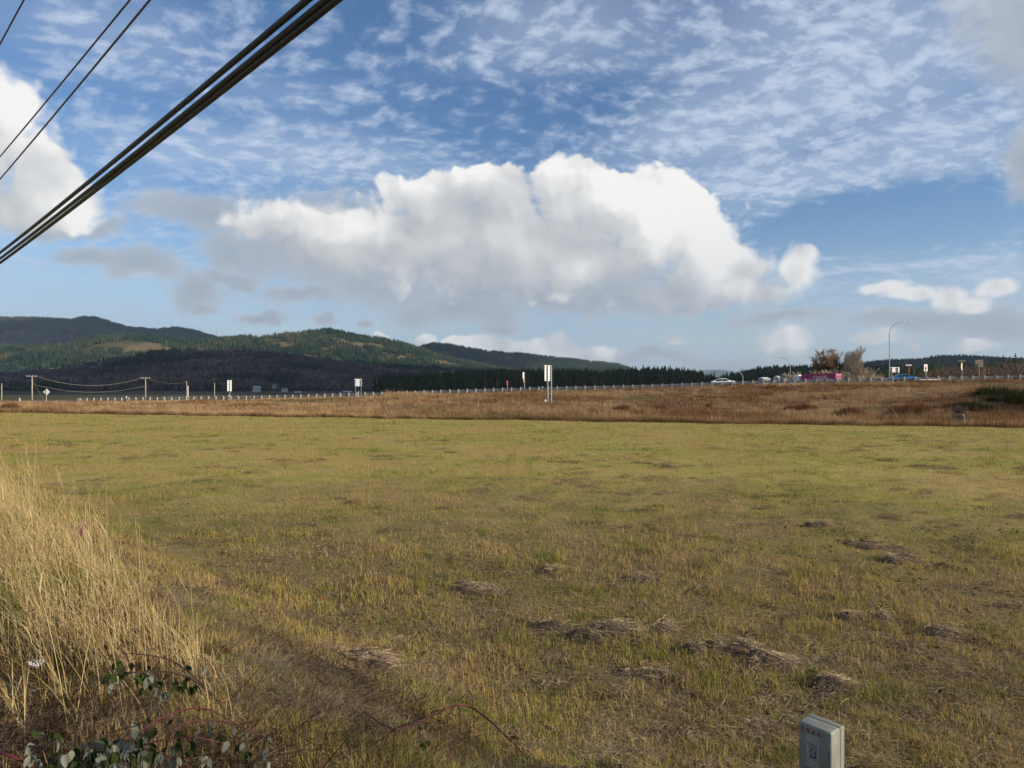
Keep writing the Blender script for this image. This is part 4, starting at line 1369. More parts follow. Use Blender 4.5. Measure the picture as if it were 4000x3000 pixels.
ct = empty('shipping_container', (rear.x, rear.y, road_zt + 1.40), ang, 'pink shipping container lettered ONE on the lorry trailer', 'container')
CL, CW, CH = 12.19, 2.44, 2.65
for s, nm in ((-1, 'side_wall'), (1, 'side_wall')):
    q = MB()
    nn = 88
    for k in range(nn + 1):
        x = 0.12 + (CL - 0.24) * k / nn
        d = (CW / 2 - 0.02) - (0.036 if (k // 2) % 2 else 0.0)
        q.v += [(x, s * d, 0.12), (x, s * d, CH - 0.10)]
    q.f += [(2 * k, 2 * k + 2, 2 * k + 3, 2 * k + 1) for k in range(nn)]
    q.build(nm, M['magenta'], ct)
MB().box((CL / 2, 0, CH - 0.05), (CL - 0.02, CW - 0.08, 0.06)).build('roof', M['magenta'], ct)
MB().box((CL / 2, 0, 0.06), (CL - 0.02, CW - 0.08, 0.1)).build('floor_frame', M['chassis'], ct)
for x in (0.07, CL - 0.07):
    for s in (-1, 1):
        MB().box((x, s * (CW / 2 - 0.07), CH / 2), (0.15, 0.15, CH)).build('corner_post', M['magenta'], ct)
for s in (-1, 1):
    MB().box((CL / 2, s * (CW / 2 - 0.05), CH - 0.055), (CL - 0.3, 0.11, 0.12)).build('top_rail', M['magenta'], ct)
    MB().box((CL / 2, s * (CW / 2 - 0.05), 0.06), (CL - 0.3, 0.11, 0.125)).build('bottom_rail', M['magenta'], ct)
MB().box((CL - 0.06, 0, CH / 2), (0.04, CW - 0.3, CH - 0.2)).build('front_wall', M['magenta'], ct)
for s in (-1, 1):
    dr = MB().box((0.03, s * 0.545, CH / 2), (0.05, 1.06, CH - 0.24), None, 0.012).build('door', M['magenta'], ct)
    for y in (0.28, 0.80):
        MB().tube([(-0.03, s * y, 0.15), (-0.03, s * y, CH - 0.15)], 0.022, 8).build('lock_rod', M['galv'], dr)
    for z in (0.75, 1.65, 2.2):
        MB().box((-0.002, s * 0.545, z), (0.012, 0.86, 0.16)).build('lettering_block' if z > 2 else 'panel_rib', M['letter_white'] if z > 2 else M['magenta'], dr)
# the side that faces the camera carries the word (heading away-left, so its left flank shows)
put_text('ONE', 1.85, M['letter_white'], ct, (5.4, CW / 2 + 0.012, CH / 2 - 0.05), (math.pi / 2, 0, math.pi), 1.3, 0.002)


# ------------------------------------------------------------------ houses at the foot of the hills
M['wall_white'] = paint('white_siding', (0.50, 0.50, 0.50), 0.8, var=0.1, scale=1)
M['wall_grey'] = paint('grey_siding', (0.30, 0.30, 0.31), 0.8, var=0.12, scale=1)
M['roof_pale'] = paint('pale_metal_roof', (0.50, 0.53, 0.56), 0.5, 0.2, var=0.1, scale=1)
M['roof_dark'] = paint('dark_shingle_roof', (0.09, 0.085, 0.085), 0.9, var=0.2, scale=1)
M['win'] = paint('window_glass', (0.03, 0.035, 0.04), 0.1, var=0.1)


def house(label, px, py, Y, w, d, h, rz, wall, roof, cat='house', foot=None):
    p = at(px, py, Y)
    root = empty('farm_house' if cat == 'house' else 'barn', (p.x, p.y, p.z), rz, label, cat)
    MB().box((0, 0, h / 2 - 3), (w, d, h + 6)).build('wall', wall, root)
    rh = d * 0.28
    rf = MB().add([(-w / 2 - .4, -d / 2 - .5, h), (w / 2 + .4, -d / 2 - .5, h), (w / 2 + .4, 0, h + rh), (-w / 2 - .4, 0, h + rh), (-w / 2 - .4, d / 2 + .5, h), (w / 2 + .4, d / 2 + .5, h),
                   (-w / 2 - .4, -d / 2 - .5, h - .25), (w / 2 + .4, -d / 2 - .5, h - .25), (w / 2 + .4, d / 2 + .5, h - .25), (-w / 2 - .4, d / 2 + .5, h - .25)],
                  [(0, 1, 2, 3), (3, 2, 5, 4), (6, 9, 8, 7), (0, 6, 7, 1), (5, 8, 9, 4), (0, 3, 4, 9, 6), (1, 7, 8, 5, 2)]).build('roof', roof, root)
    k = max(2, int(w / 4))
    for i in range(k):
        x = -w / 2 + w * (i + 0.5) / k
        if i == k // 2:
            MB().box((x, -d / 2 - .02, 1.05), (1.0, .06, 2.1)).build('door', M['roof_dark'], root)
        else:
            MB().box((x, -d / 2 - .02, h * .55), (1.3, .06, 1.2)).build('window', M['win'], root)
    if cat == 'house':
        MB().box((w * .22, d * .12, h + rh * .9), (.8, .8, 1.6)).build('chimney', M['roof_dark'], root)
    return root


rh_ = random.Random(4)
hl = [
    ('long pale-roofed barn below the dark hillside', 1003, 1520, 1050, 13, 8, 3.6, 'barn'), ('small white house right of the pale barn', 1112, 1524, 1050, 9, 7, 3.4, 'house'),
    ('small white house highest of the valley cluster', 1072, 1505, 1250, 8, 6, 3.0, 'house'), ('low white farmhouse left of the square sign', 1165, 1541, 900, 12, 7, 3.0, 'house'),
    ('white gabled house nearest the square sign', 1222, 1540, 860, 9, 6, 3.4, 'house'), ('long grey shed in the valley left of the square sign', 1085, 1546, 880, 15, 7, 2.6, 'barn'),
    ('white farmhouse just left of the square sign posts', 1356, 1539, 850, 12, 7, 3.0, 'house'), ('pale house tucked behind the tall narrow sign', 960, 1545, 900, 13, 8, 2.6, 'house'),
    ('tiny pale house beside the slim brown pole', 705, 1546, 950, 12, 7, 2.4, 'house'), ('tiny pale house left of the second utility pole', 520, 1553, 900, 11, 7, 2.4, 'house'),
    ('white house up the slope among the trees', 1728, 1459, 1500, 15, 9, 5.0, 'house'), ('smaller white house up the slope, right of its neighbour', 1771, 1453, 1550, 8, 7, 3.6, 'house'),
    ('long pale house in the wood above the rail', 1815, 1500, 1000, 14, 8, 3.4, 'house'), ('grey-white house behind the big two-post sign', 2196, 1484, 1000, 9, 7, 3.2, 'house'),
    ('house with a pale roof left of the big sign', 2032, 1480, 1000, 8, 6, 2.8, 'house'),
    ('low pale-roofed building right of the white sedan', 2986, 1489, 430, 6.5, 5, 1.7, 'barn'), ('pale flat building left of the second street lamp', 3044, 1486, 420, 6, 6, 1.8, 'barn'),
    ('small green-white house at the foot of the second street lamp', 3061, 1484, 400, 3.6, 4, 3.0, 'house'),
]
for i, (lb, px, py, Y, w, d, h, cat) in enumerate(hl):
    house(lb, px, py, Y, w * .75, d * .75, h * .8, R(rh_.uniform(-30, 30)), M['wall_white'] if i % 3 != 2 and i < 15 else M['wall_grey'], M['roof_pale'] if cat == 'barn' or i % 3 == 0 else M['roof_dark'], cat)

# ------------------------------------------------------------------ trees
def conifer_mesh(name, seed, mat, tiers=17, k=7):
    """Unit-height fir: a core of drooping fronds, ragged at the edge. Returns crown and trunk meshes."""
    r = np.random.default_rng(seed)
    V, F, T = [], [], []
    for i in range(tiers):
        t = i / (tiers - 1)
        z = 0.10 + 0.88 * t ** 0.92
        rad = (0.185 * (1 - t) ** 0.75 + 0.012) * r.uniform(0.72, 1.15)
        a0 = r.uniform(0, 6.28)
        for j in range(k):
            a = a0 + 6.283 * (j + r.uniform(-.25, .25)) / k
            L = rad * r.uniform(0.55, 1.2)
            w = L * r.uniform(0.34, 0.5) + 0.006
            dz = -0.30 * L * r.uniform(0.5, 1.3)
            c, s = math.cos(a), math.sin(a)
            b = len(V)
            V += [(0, 0, z + 0.03 * (1 - t) + .008), (c * L * .55 - s * w, s * L * .55 + c * w, z + dz * .6), (c * L, s * L, z + dz), (c * L * .55 + s * w, s * L * .55 - c * w, z + dz * .6), (c * L * .3, s * L * .3, z + dz - 0.02)]
            T += [r.random()] * 5
            F += [(b, b + 1, b + 2), (b, b + 2, b + 3), (b + 4, b + 2, b + 1), (b + 4, b + 3, b + 2)]
    b = len(V)
    V.append((0, 0, 1.0)); T.append(.5)
    for j in range(4):
        V.append((0.012 * math.cos(j * 1.57), 0.012 * math.sin(j * 1.57), 0.9)); T.append(.5)
    F += [(b, b + 1 + j, b + 1 + (j + 1) % 4) for j in range(4)]
    crown = np_mesh('crown', V, F, mat, attrs={'tone': T})
    trunk = MB().tube([(0, 0, -0.03), (0, 0, 0.5), (0, 0, 0.97)], [0.016, 0.009, 0.002], 6).mesh('trunk', M['bark'])
    return crown, trunk


def bare_tree_meshes(seed, H, spread, depth=5, rmin=None, bark=None, twig=None, leaf=None, leaf_n=0, leaf_size=0.3, upright=0.6, first=0.28, r0=None, trunks=1, leaf_bias=0.0, kids=(3, 5)):
    """Branching tree. Returns trunk (with limbs), twigs and optional leaf meshes."""
    r = random.Random(seed)
    wood_, tw = MB(), MB()
    tips = []
    r0 = r0 or H * 0.016

    def grow(p, d, L, rad, lev):
        n = 3 if lev else 4
        pts, rs = [p.copy()], [rad]
        q, dd = p.copy(), d.copy()
        for i in range(n):
            dd = (dd + Vector((r.uniform(-1, 1), r.uniform(-1, 1), r.uniform(-.3, .8))) * 0.13 + Vector((0, 0, 1)) * 0.06 * upright).normalized()
            q = q + dd * L / n
            pts.append(q.copy()); rs.append(rad * (1 - 0.55 * (i + 1) / n))
        (wood_ if lev < 3 else tw).tube(pts, rs, 6 if lev < 2 else (4 if lev < 3 else 3), False)
        if lev >= depth - 2:
            tips.extend(pts[1:])
        if lev >= depth - 1:
            return
        m = r.randint(*kids) + (2 if lev == 0 else 0)
        for k in range(m):
            f = r.uniform(first if lev == 0 else 0.25, 1.0)
            i = min(n - 1, int(f * n)); t = f * n - i
            bp = pts[i].lerp(pts[i + 1], t)
            az_ = r.uniform(0, 6.283)
            side = Vector((math.cos(az_), math.sin(az_), 0))
            base = (pts[i + 1] - pts[i]).normalized()
            nd = (base * (0.55 + 0.4 * upright) + side * spread * r.uniform(.6, 1.1) + Vector((0, 0, 0.25 * upright))).normalized()
            grow(bp, nd, L * r.uniform(0.48, 0.72) * (1 - 0.25 * f * (lev == 0)), max(rs[i] * r.uniform(.45, .62), rmin or H * .0009), lev + 1)
    for k in range(trunks):
        a = 6.28 * k / trunks
        grow(Vector((math.cos(a) * .02 * H * (trunks > 1), math.sin(a) * .02 * H * (trunks > 1), -0.3)), Vector((math.cos(a) * .16 * (trunks > 1), math.sin(a) * .16 * (trunks > 1), 1)).normalized(), H * r.uniform(.60, .70), r0, 0)
    lv = None
    if leaf and tips:
        rr = np.random.default_rng(seed)
        V, F, T = [], [], []
        for _ in range(leaf_n):
            p = tips[rr.integers(len(tips))] + Vector(rr.normal(0, 1, 3)) * leaf_size * 0.9
            if p.z < 0.3:
                continue
            a = Vector(rr.normal(0, 1, 3)).normalized(); c = a.orthogonal().normalized()
            s = leaf_size * rr.uniform(.5, 1.2)
            b = len(V)
            V += [p - a * s * .5, p + c * s * .35, p + a * s * .5, p - c * s * .35]
            T += [rr.random()] * 4
            F.append((b, b + 1, b + 2, b + 3))
        lv = np_mesh('leaves', [tuple(v) for v in V], F, leaf, attrs={'tone': T})
    return wood_.mesh('trunk', bark or M['bark'], True), tw.mesh('twigs', twig or M['twig']), lv


def z_top(me):
    a = np.empty(len(me.vertices) * 3, np.float32)
    me.vertices.foreach_get('co', a)
    return float(a[2::3].max())


def plant_tree(name, label, meshes, loc, s=1.0, rz=0.0, group=None, cat='tree', sxy=None, height=None):
    if height is not None:                 # scale the tree to this height
        top = max(z_top(me) for me in meshes if me is not None and len(me.vertices))
        f = height / top
        sxy = f * (sxy or 1.0); s = f
    root = empty(name, loc, rz, label, cat, group)
    for me in meshes:
        if me is None:
            continue
        o = link(bpy.data.objects.new(me.name.split('.')[0], me), root)
        o.scale = (sxy or s, sxy or s, s)
    return root


fir = [conifer_mesh('fir', 300 + i, M['conifer']) for i in range(4)]
r5 = random.Random(12)


def row_of_firs(env, Y0, Y1, step, label, group, bottom=None, jitter=9):
    xs_ = [e[0] for e in env]; ys_ = [e[1] for e in env]
    x = xs_[0]
    n = 0
    while x < xs_[-1]:
        Y = r5.uniform(Y0, Y1)
        top = np.interp(x, xs_, ys_) + jitter * (0.55 - 1.6 * r5.random() ** 2.2 + r5.uniform(-.3, 1.3))
        p = at(x, top, Y)
        z0 = -1.2
        H = p.z - z0
        m = fir[r5.randrange(4)]
        plant_tree('fir_tree', label, m, (p.x, p.y, z0), H, r5.uniform(0, 6.28), group, 'tree', H * r5.uniform(.75, 1.6))
        x += step * r5.uniform(.5, 1.5)
        n += 1
    return n


row_of_firs([(1830, 1470), (1870, 1448), (1950, 1447), (2050, 1452), (2120, 1438), (2250, 1440), (2330, 1446), (2420, 1440), (2500, 1437), (2560, 1430), (2610, 1434), (2660, 1436), (2690, 1448)], 640, 820, 17,
            'dark fir in the long tree line behind the guard rail', 'firs of the long dark tree line')
row_of_firs([(2700, 1470), (2730, 1466), (2790, 1462), (2830, 1468), (2870, 1462), (2905, 1455), (2960, 1450)], 560, 700, 16, 'dark fir showing just above the white sedan', 'firs behind the white sedan')
for px, top, lb in ((2791, 1447, 'single tall fir standing out above the white sedan'), (2838, 1451, 'slender fir just right of the tall one above the white sedan')):
    p = at(px, top, 520)
    plant_tree('fir_tree', lb, fir[1], (p.x, p.y, -1.2), p.z + 1.2, 0.4, None, 'tree', (p.z + 1.2) * .8)
row_of_firs([(2960, 1449), (3020, 1441), (3100, 1442), (3250, 1446), (3420, 1452), (3560, 1455), (3700, 1448), (3800, 1440), (4060, 1436)], 620, 800, 26, 'dark fir in the wood right of the second street lamp', 'firs of the right-hand wood')
for i, (px, top, Y, lb) in enumerate([(3832, 1404, 300, 'fir rising behind the dull square sign'), (3872, 1398, 300, 'slim fir right of the dull square sign'), (3918, 1384, 290, 'tall fir second from the right edge'),
                                      (3966, 1376, 290, 'tallest fir near the right edge'), (3990, 1390, 300, 'fir at the extreme right edge'), (3748, 1408, 330, 'fir behind the black one-way plate'), (3790, 1412, 330, 'fir between the two right-hand signs')]):
    p = at(px, top, Y)
    plant_tree('fir_tree', lb, fir[i % 4], (p.x, p.y, -1.2), p.z + 1.2, i * 1.3, None, 'tree', (p.z + 1.2) * 1.05)

# small bare trees of the right-hand thicket
bare_s = [bare_tree_meshes(40 + i, 8.0, 0.75, 5, .025, M['bark'], M['dark_twig'] if i != 2 else M['bark'], M['orange_leaf'] if i == 2 else None, 220 if i == 2 else 0, .35, trunks=2) for i in range(4)]
for i in range(26):
    px = 3575 + i * 17 + r5.uniform(-7, 7)
    Y = r5.uniform(215, 290)
    top = np.interp(px, [3560, 3650, 3750, 3850, 4010], [1458, 1444, 1436, 1430, 1420]) + r5.uniform(-4, 10)
    p = at(px, top, Y)
    s = (p.z + 1.0) / 8.2
    plant_tree('bare_tree', 'leafless grey-brown tree in the thicket behind the right-hand signs', bare_s[i % 4], (p.x, p.y, -1.0), s, r5.uniform(0, 6), 'bare trees of the right-hand thicket', sxy=s * r5.uniform(1.0, 1.5))

# the two roadside trees and their shrubs
YB = 232.0
bt = bare_tree_meshes(77, 13.6, 0.50, 6, .028, M['pale_bark'], M['twig'], None, upright=1.15, first=0.22, kids=(4, 5), trunks=3, r0=.17)
p = at(3318, 1341, YB)
plant_tree('poplar_tree', 'tall leafless pale tree right of the orange one', bt, (p.x, p.y, 0.2), 1.0, 0.3, height=p.z - .2, sxy=1.15)
ot = bare_tree_meshes(91, 12.0, 0.85, 6, .03, M['bark'], M['dark_twig'], M['orange_leaf'], 3000, .32, upright=0.75, first=0.34, trunks=3, r0=.16, kids=(3, 4))
p = at(3240, 1356, YB + 4)
plant_tree('oak_tree', 'rounded tree with orange-brown leaves behind the pink container', ot, (p.x, p.y, 0.2), 1.0, 1.2, height=p.z - .2, sxy=1.0)
b2 = bare_tree_meshes(55, 9.0, 0.6, 5, .028, M['pale_bark'], M['twig'], None, upright=1.0, trunks=2)
p = at(3352, 1394, YB + 8)
plant_tree('poplar_tree', 'shorter leafless tree leaning on the right of the tall pale one', b2, (p.x, p.y, 0.2), 1.0, 2.0, height=p.z - .2)
sh = [bare_tree_meshes(140 + i, 4.0, 0.8, 5, .018, M['bark'], M['twig'], M['orange_leaf'], 260, .26, upright=0.7, trunks=5, first=.1, r0=.04) for i in range(3)]
for i, (px, top, lb) in enumerate([(3262, 1432, 'rust-coloured shrub between the two roadside trees'), (3215, 1440, 'orange shrub left under the orange tree'), (3300, 1446, 'low rusty shrub at the foot of the tall pale tree'), (3345, 1432, 'rusty shrub right of the tall pale tree'),
                                   (3378, 1428, 'tall orange-brown shrub, last but one on the right of the pale tree'), (3410, 1452, 'orange-brown shrub left of the pale sign back'), (3440, 1462, 'low rusty shrub just left of the tall street lamp'),
                                   (3108, 1447, 'pale tawny bush right of the second street lamp'), (3385, 1462, 'low round orange shrub right of the pale trees')]):
    p = at(px, top, YB - 6 + i)
    z0 = 1.0
    plant_tree('shrub', lb, sh[i % 3], (p.x, p.y, z0), 1.0, i * 1.1, None, 'shrub', 1.1, height=max(1.6, p.z - z0))

# snags on the far ridge
for i, (px, top, lb) in enumerate([(733, 1266, 'dead snag, leftmost of the row on the far ridge'), (757, 1271, 'dead snag, second of the row on the far ridge'), (779, 1269, 'dead snag, third of the row on the far ridge'), (796, 1281, 'short dead snag, fourth on the far ridge'),
                                   (846, 1292, 'ragged dead tree at the right foot of the far ridge'), (870, 1293, 'ragged dead tree, last on the far ridge'), (28, 1230, 'lone windswept tree on the skyline at far left')]):
    zf = h_far[0]
    Y = 5180.0
    p = at(px, top, Y)
    z0 = float(zf(np.array([p.x]), np.array([p.y]))[0])
    H = max(14.0, p.z - z0)
    r = random.Random(i)
    q = MB().tube([(0, 0, -3), (r.uniform(-.4, .4), 0, H * .5), (r.uniform(-1, 1), 0, H)], [1.0, .8, .3], 6).mesh('trunk', M['dark_twig'])
    q2 = MB()
    for k in range(14):
        z = H * r.uniform(.35, 1.0); a = r.uniform(0, 6.28); L = r.uniform(1.0, 4.0)
        q2.tube([(0, 0, z), (math.cos(a) * L, math.sin(a) * L, z + r.uniform(-.5, 1.5))], [.45, .2], 4, False)
    plant_tree('dead_tree', lb, (q, q2.mesh('branches', M['dark_twig'])), (p.x, p.y, z0), 1.0)

# trees outside the picture on the right whose shadows fall into it
st_ = bare_tree_meshes(61, 10.0, 0.8, 5, None, M['bark'], M['dark_twig'], M['orange_leaf'], 4200, .24, upright=0.6, first=.25, trunks=2, r0=.16)
sp_ = bare_tree_meshes(62, 10.0, 0.8, 5, None, M['bark'], M['dark_twig'], M['orange_leaf'], 520, .20, upright=0.6, first=.25, trunks=2, r0=.13)
def shade_from(px, py, hc):
    """Where a tree must stand for its crown, hc above the ground, to shade this spot of the photograph."""
    g = ground_hit(px, py)
    k = hc / SUN_DIR.z
    return g.x + SUN_DIR.x * k, g.y + SUN_DIR.y * k


for lb, me, (X, Y), s in (('sparse maple outside the view whose shadow reaches the right of the field', sp_, (47.0, 24.0), 1.0), ('leafy maple outside the view that shades the slope at right', st_, shade_from(3960, 1560, 7.0), 1.05),
                          ('leafy maple outside the view that shades the foot of the slope', st_, shade_from(3830, 1600, 9.0), 1.3), ('sparse maple outside the view that dapples the near verge', sp_, (9.5, -0.9), 0.75),
                          ('sparse maple outside the view at the road corner', sp_, (52.0, 12.0), 1.1)):
    plant_tree('maple_tree', lb, me, (X, Y, gz(X, Y)), s, X, None)

# clouds beyond the right edge of the view, whose shadows darken parts of the hills
M['cloud'], nt_, out_ = new_mat('cloud_white')
d_ = nt_.n('ShaderNodeBsdfDiffuse')
nt_.put(d_.inputs['Color'], nt_.mix(nt_.noise(nt_.n('ShaderNodeTexCoord').outputs['Object'], 0.004, 4.0), (0.86, 0.87, 0.88), (0.92, 0.92, 0.92)))
nt_.t.links.new(d_.outputs[0], out_.inputs[0])


def shading_cloud(target, height, rx, ry, seed, rz=0.0):
    bm = bmesh.new()
    bmesh.ops.create_icosphere(bm, subdivisions=5, radius=1.0)
    for v in bm.verts:
        n = mnoise.fractal(v.co * 2.2 + Vector((seed, 0, 0)), 1.0, 2.0, 4)
        v.co = Vector((v.co.x * rx, v.co.y * ry, v.co.z * (170 if v.co.z > 0 else 60))) * (1 + 0.25 * n)
    me = bpy.data.meshes.new('cloud'); bm.to_mesh(me); bm.free()
    me.materials.append(M['cloud'])
    me.polygons.foreach_set('use_smooth', [True] * len(me.polygons))
    o = link(bpy.data.objects.new('cloud', me))
    t = Vector(target)
    o.location = t + SUN_DIR * ((height - t.z) / SUN_DIR.z)
    o.rotation_euler = (0, 0, rz)
    tag(o, kind='structure')
    assert o.location.x - rx * 1.1 > 0.75 * (o.location.y + ry) or (height - 80) / (o.location.y + ry * 1.2) > 0.62, 'cloud would show'


shading_cloud((-700.0, 1460.0, 60.0), 1320.0, 2200.0, 1020.0, 0)
shading_cloud((-2350.0, 4850.0, 330.0), 4200.0, 1500.0, 420.0, 3)
shading_cloud((-420.0, 3900.0, 160.0), 3600.0, 520.0, 520.0, 7)
shading_cloud((1900.0, 2800.0, 100.0), 3200.0, 800.0, 500.0, 11)

# ------------------------------------------------------------------ grass
def blade_object(name, X, Y, h, w, tilt, mat, seed, seg=2, tone=None, az=None, lying=False, dz=0.0):
    """Every blade a narrow bent leaf standing on the ground; all of them one object."""
    r = np.random.default_rng(seed)
    n = len(X)
    Z = ground_z(X, Y) - 0.008 + dz
    az = r.uniform(0, 6.283, n) if az is None else az
    face = az + (np.pi / 2 if not lying else np.pi / 2) + r.uniform(-.9, .9, n)
    sx, sy = np.cos(face) * w / 2, np.sin(face) * w / 2
    dx, dy = np.cos(az), np.sin(az)
    tone = r.random(n) if tone is None else tone
    if seg == 1:
        V = np.empty((n, 3, 3)); P = np.stack([X, Y, Z], -1); S = np.stack([sx, sy, 0 * sx], -1)
        V[:, 0] = P - S; V[:, 1] = P + S
        V[:, 2] = P + np.stack([dx * np.sin(tilt) * h, dy * np.sin(tilt) * h, np.cos(tilt) * h], -1)
        i = np.arange(n)[:, None] * 3
        F = i + np.array([[0, 1, 2]])
        k = 3
    else:
        t1, t2 = (tilt * 0.55, tilt * 1.35) if not lying else (tilt, tilt + r.uniform(-.05, .25, n))
        P = np.stack([X, Y, Z], -1); S = np.stack([sx, sy, 0 * sx], -1)
        Q = P + np.stack([dx * np.sin(t1), dy * np.sin(t1), np.cos(t1)], -1) * (h * .55)[:, None]
        a2 = az + (r.uniform(-.5, .5, n) if lying else 0)
        T_ = Q + np.stack([np.cos(a2) * np.sin(t2), np.sin(a2) * np.sin(t2), np.cos(t2)], -1) * (h * .45)[:, None]
        V = np.empty((n, 5, 3))
        V[:, 0] = P - S; V[:, 1] = P + S; V[:, 2] = Q - S * .72; V[:, 3] = Q + S * .72; V[:, 4] = T_
        i = np.arange(n)[:, None] * 5
        F = np.concatenate([i + np.array([[0, 1, 3]]), i + np.array([[0, 3, 2]]), i + np.array([[2, 3, 4]])], 0)
        k = 5
    o = np_obj(name, V.reshape(-1, 3), F, mat, attrs={'tone': np.repeat(tone, k)})
    tag(o, kind='stuff')
    return o


def blades(n, rad, h0, h1, w0, w1, lean, seed, tone0=0.0, tone1=1.0, lying=False, seg=3):
    """A tuft of n curved blades as arrays."""
    r = np.random.default_rng(seed)
    V, F, T = [], [], []
    for _ in range(n):
        a, d = r.uniform(0, 6.283), rad * math.sqrt(r.random())
        x, y = math.cos(a) * d, math.sin(a) * d
        L = r.uniform(h0, h1); w = r.uniform(w0, w1) / 2
        az_ = r.uniform(0, 6.283)
        dx, dy = math.cos(az_), math.sin(az_)
        sx, sy = -dy * w, dx * w
        tilt = r.uniform(0.05, lean)
        tone = r.uniform(tone0, tone1)
        b = len(V)
        px_, py_, pz = x, y, (r.uniform(0, 0.03) if lying else -0.01)
        if lying:
            tilt = r.uniform(1.2, 1.6)
        for k in range(seg + 1):
            t = k / seg
            ww = 1 - 0.75 * t
            if k == seg:
                V.append((px_, py_, pz)); T.append(tone)
            else:
                V += [(px_ - sx * ww, py_ - sy * ww, pz), (px_ + sx * ww, py_ + sy * ww, pz)]; T += [tone, tone]
            st = L / seg
            tt = tilt * (0.5 + 0.9 * t) if not lying else tilt + r.uniform(-.25, .12)
            px_ += dx * math.sin(tt) * st; py_ += dy * math.sin(tt) * st; pz += math.cos(tt) * st
            if lying:
                pz = max(pz, 0.004)
        for k in range(seg - 1):
            F.append((b + 2 * k, b + 2 * k + 1, b + 2 * k + 3)); F.append((b + 2 * k, b + 2 * k + 3, b + 2 * k + 2))
        F.append((b + 2 * seg - 2, b + 2 * seg - 1, b + 2 * seg))
    return V, F, T


def tuft(name, mat, *a, **k):
    V, F, T = blades(*a, **k)
    return src(np_mesh(name, V, F, mat, attrs={'tone': T}))


def wedge(n, y0, y1, seed, margin=0.80, off=0.6, power=1.0):
    """Points spread over the field of view; power 1 even on the ground, lower crowds them near the camera."""
    r = np.random.default_rng(seed)
    e = 1 + power
    Y = (r.uniform(y0 ** e, y1 ** e, n)) ** (1 / e)
    X = r.uniform(-margin, margin, n) * Y + r.uniform(-off, off, n)
    return X, Y, r


def clump(X, Y, r, n_per, spread):
    """Gather points into small tufts."""
    m = len(X) // n_per
    k = np.repeat(np.arange(m), n_per)
    return X[:m][k] + r.normal(0, spread, m * n_per), Y[:m][k] + r.normal(0, spread, m * n_per), k


# short mown grass, from close by to the far side of the field, thinning out with distance
X, Y, r = wedge(720000, 2.6, 108.0, 1, power=-0.55)
m_ = len(X) // 9
kk = np.repeat(np.arange(m_), 9)
sp = np.maximum(.045, .0045 * Y[:m_])[kk]
X, Y = X[:m_][kk] + r.normal(0, 1, len(kk)) * sp, Y[:m_][kk] + r.normal(0, 1, len(kk)) * sp
k = (Y > 2.5) & (Y < edge_y(X) - 0.2)
X, Y, kk = X[k], Y[k], kk[k]
big = fbm(X * 0.4, Y * 0.4, 3, 21); fine = fbm(X * 1.9, Y * 1.9, 3, 25)
tuft_t = r.random(m_)[kk]
far = sstep(Y, 18, 60)
k = r.random(len(X)) < np.clip(0.42 + 2.2 * (fine - .34) + .9 * (big - .5) + .35 * far, .08, 1)
X, Y, big, fine, tuft_t, far = (q[k] for q in (X, Y, big, fine, tuft_t, far))
n = len(X)
hh = r.uniform(.035, .10, n) * (0.55 + 1.1 * fine) * np.where(big > .58, 1.45, 1.0) * (0.55 + .9 * tuft_t) * (1 + .25 * far)
ww = r.uniform(.0032, .0058, n) * (0.8 + Y / 11)
tl = np.abs(r.normal(.45, .38, n)); tone = np.clip(.6 * tuft_t + .4 * r.random(n), 0, 1)
c = Y < 15
blade_object('field_grass', X[c], Y[c], hh[c], ww[c], tl[c], M['turf'], 1, 2, tone[c])
c = ~c
blade_object('far_field_grass', X[c], Y[c], hh[c], ww[c], tl[c], M['turf'], 2, 1, tone[c])


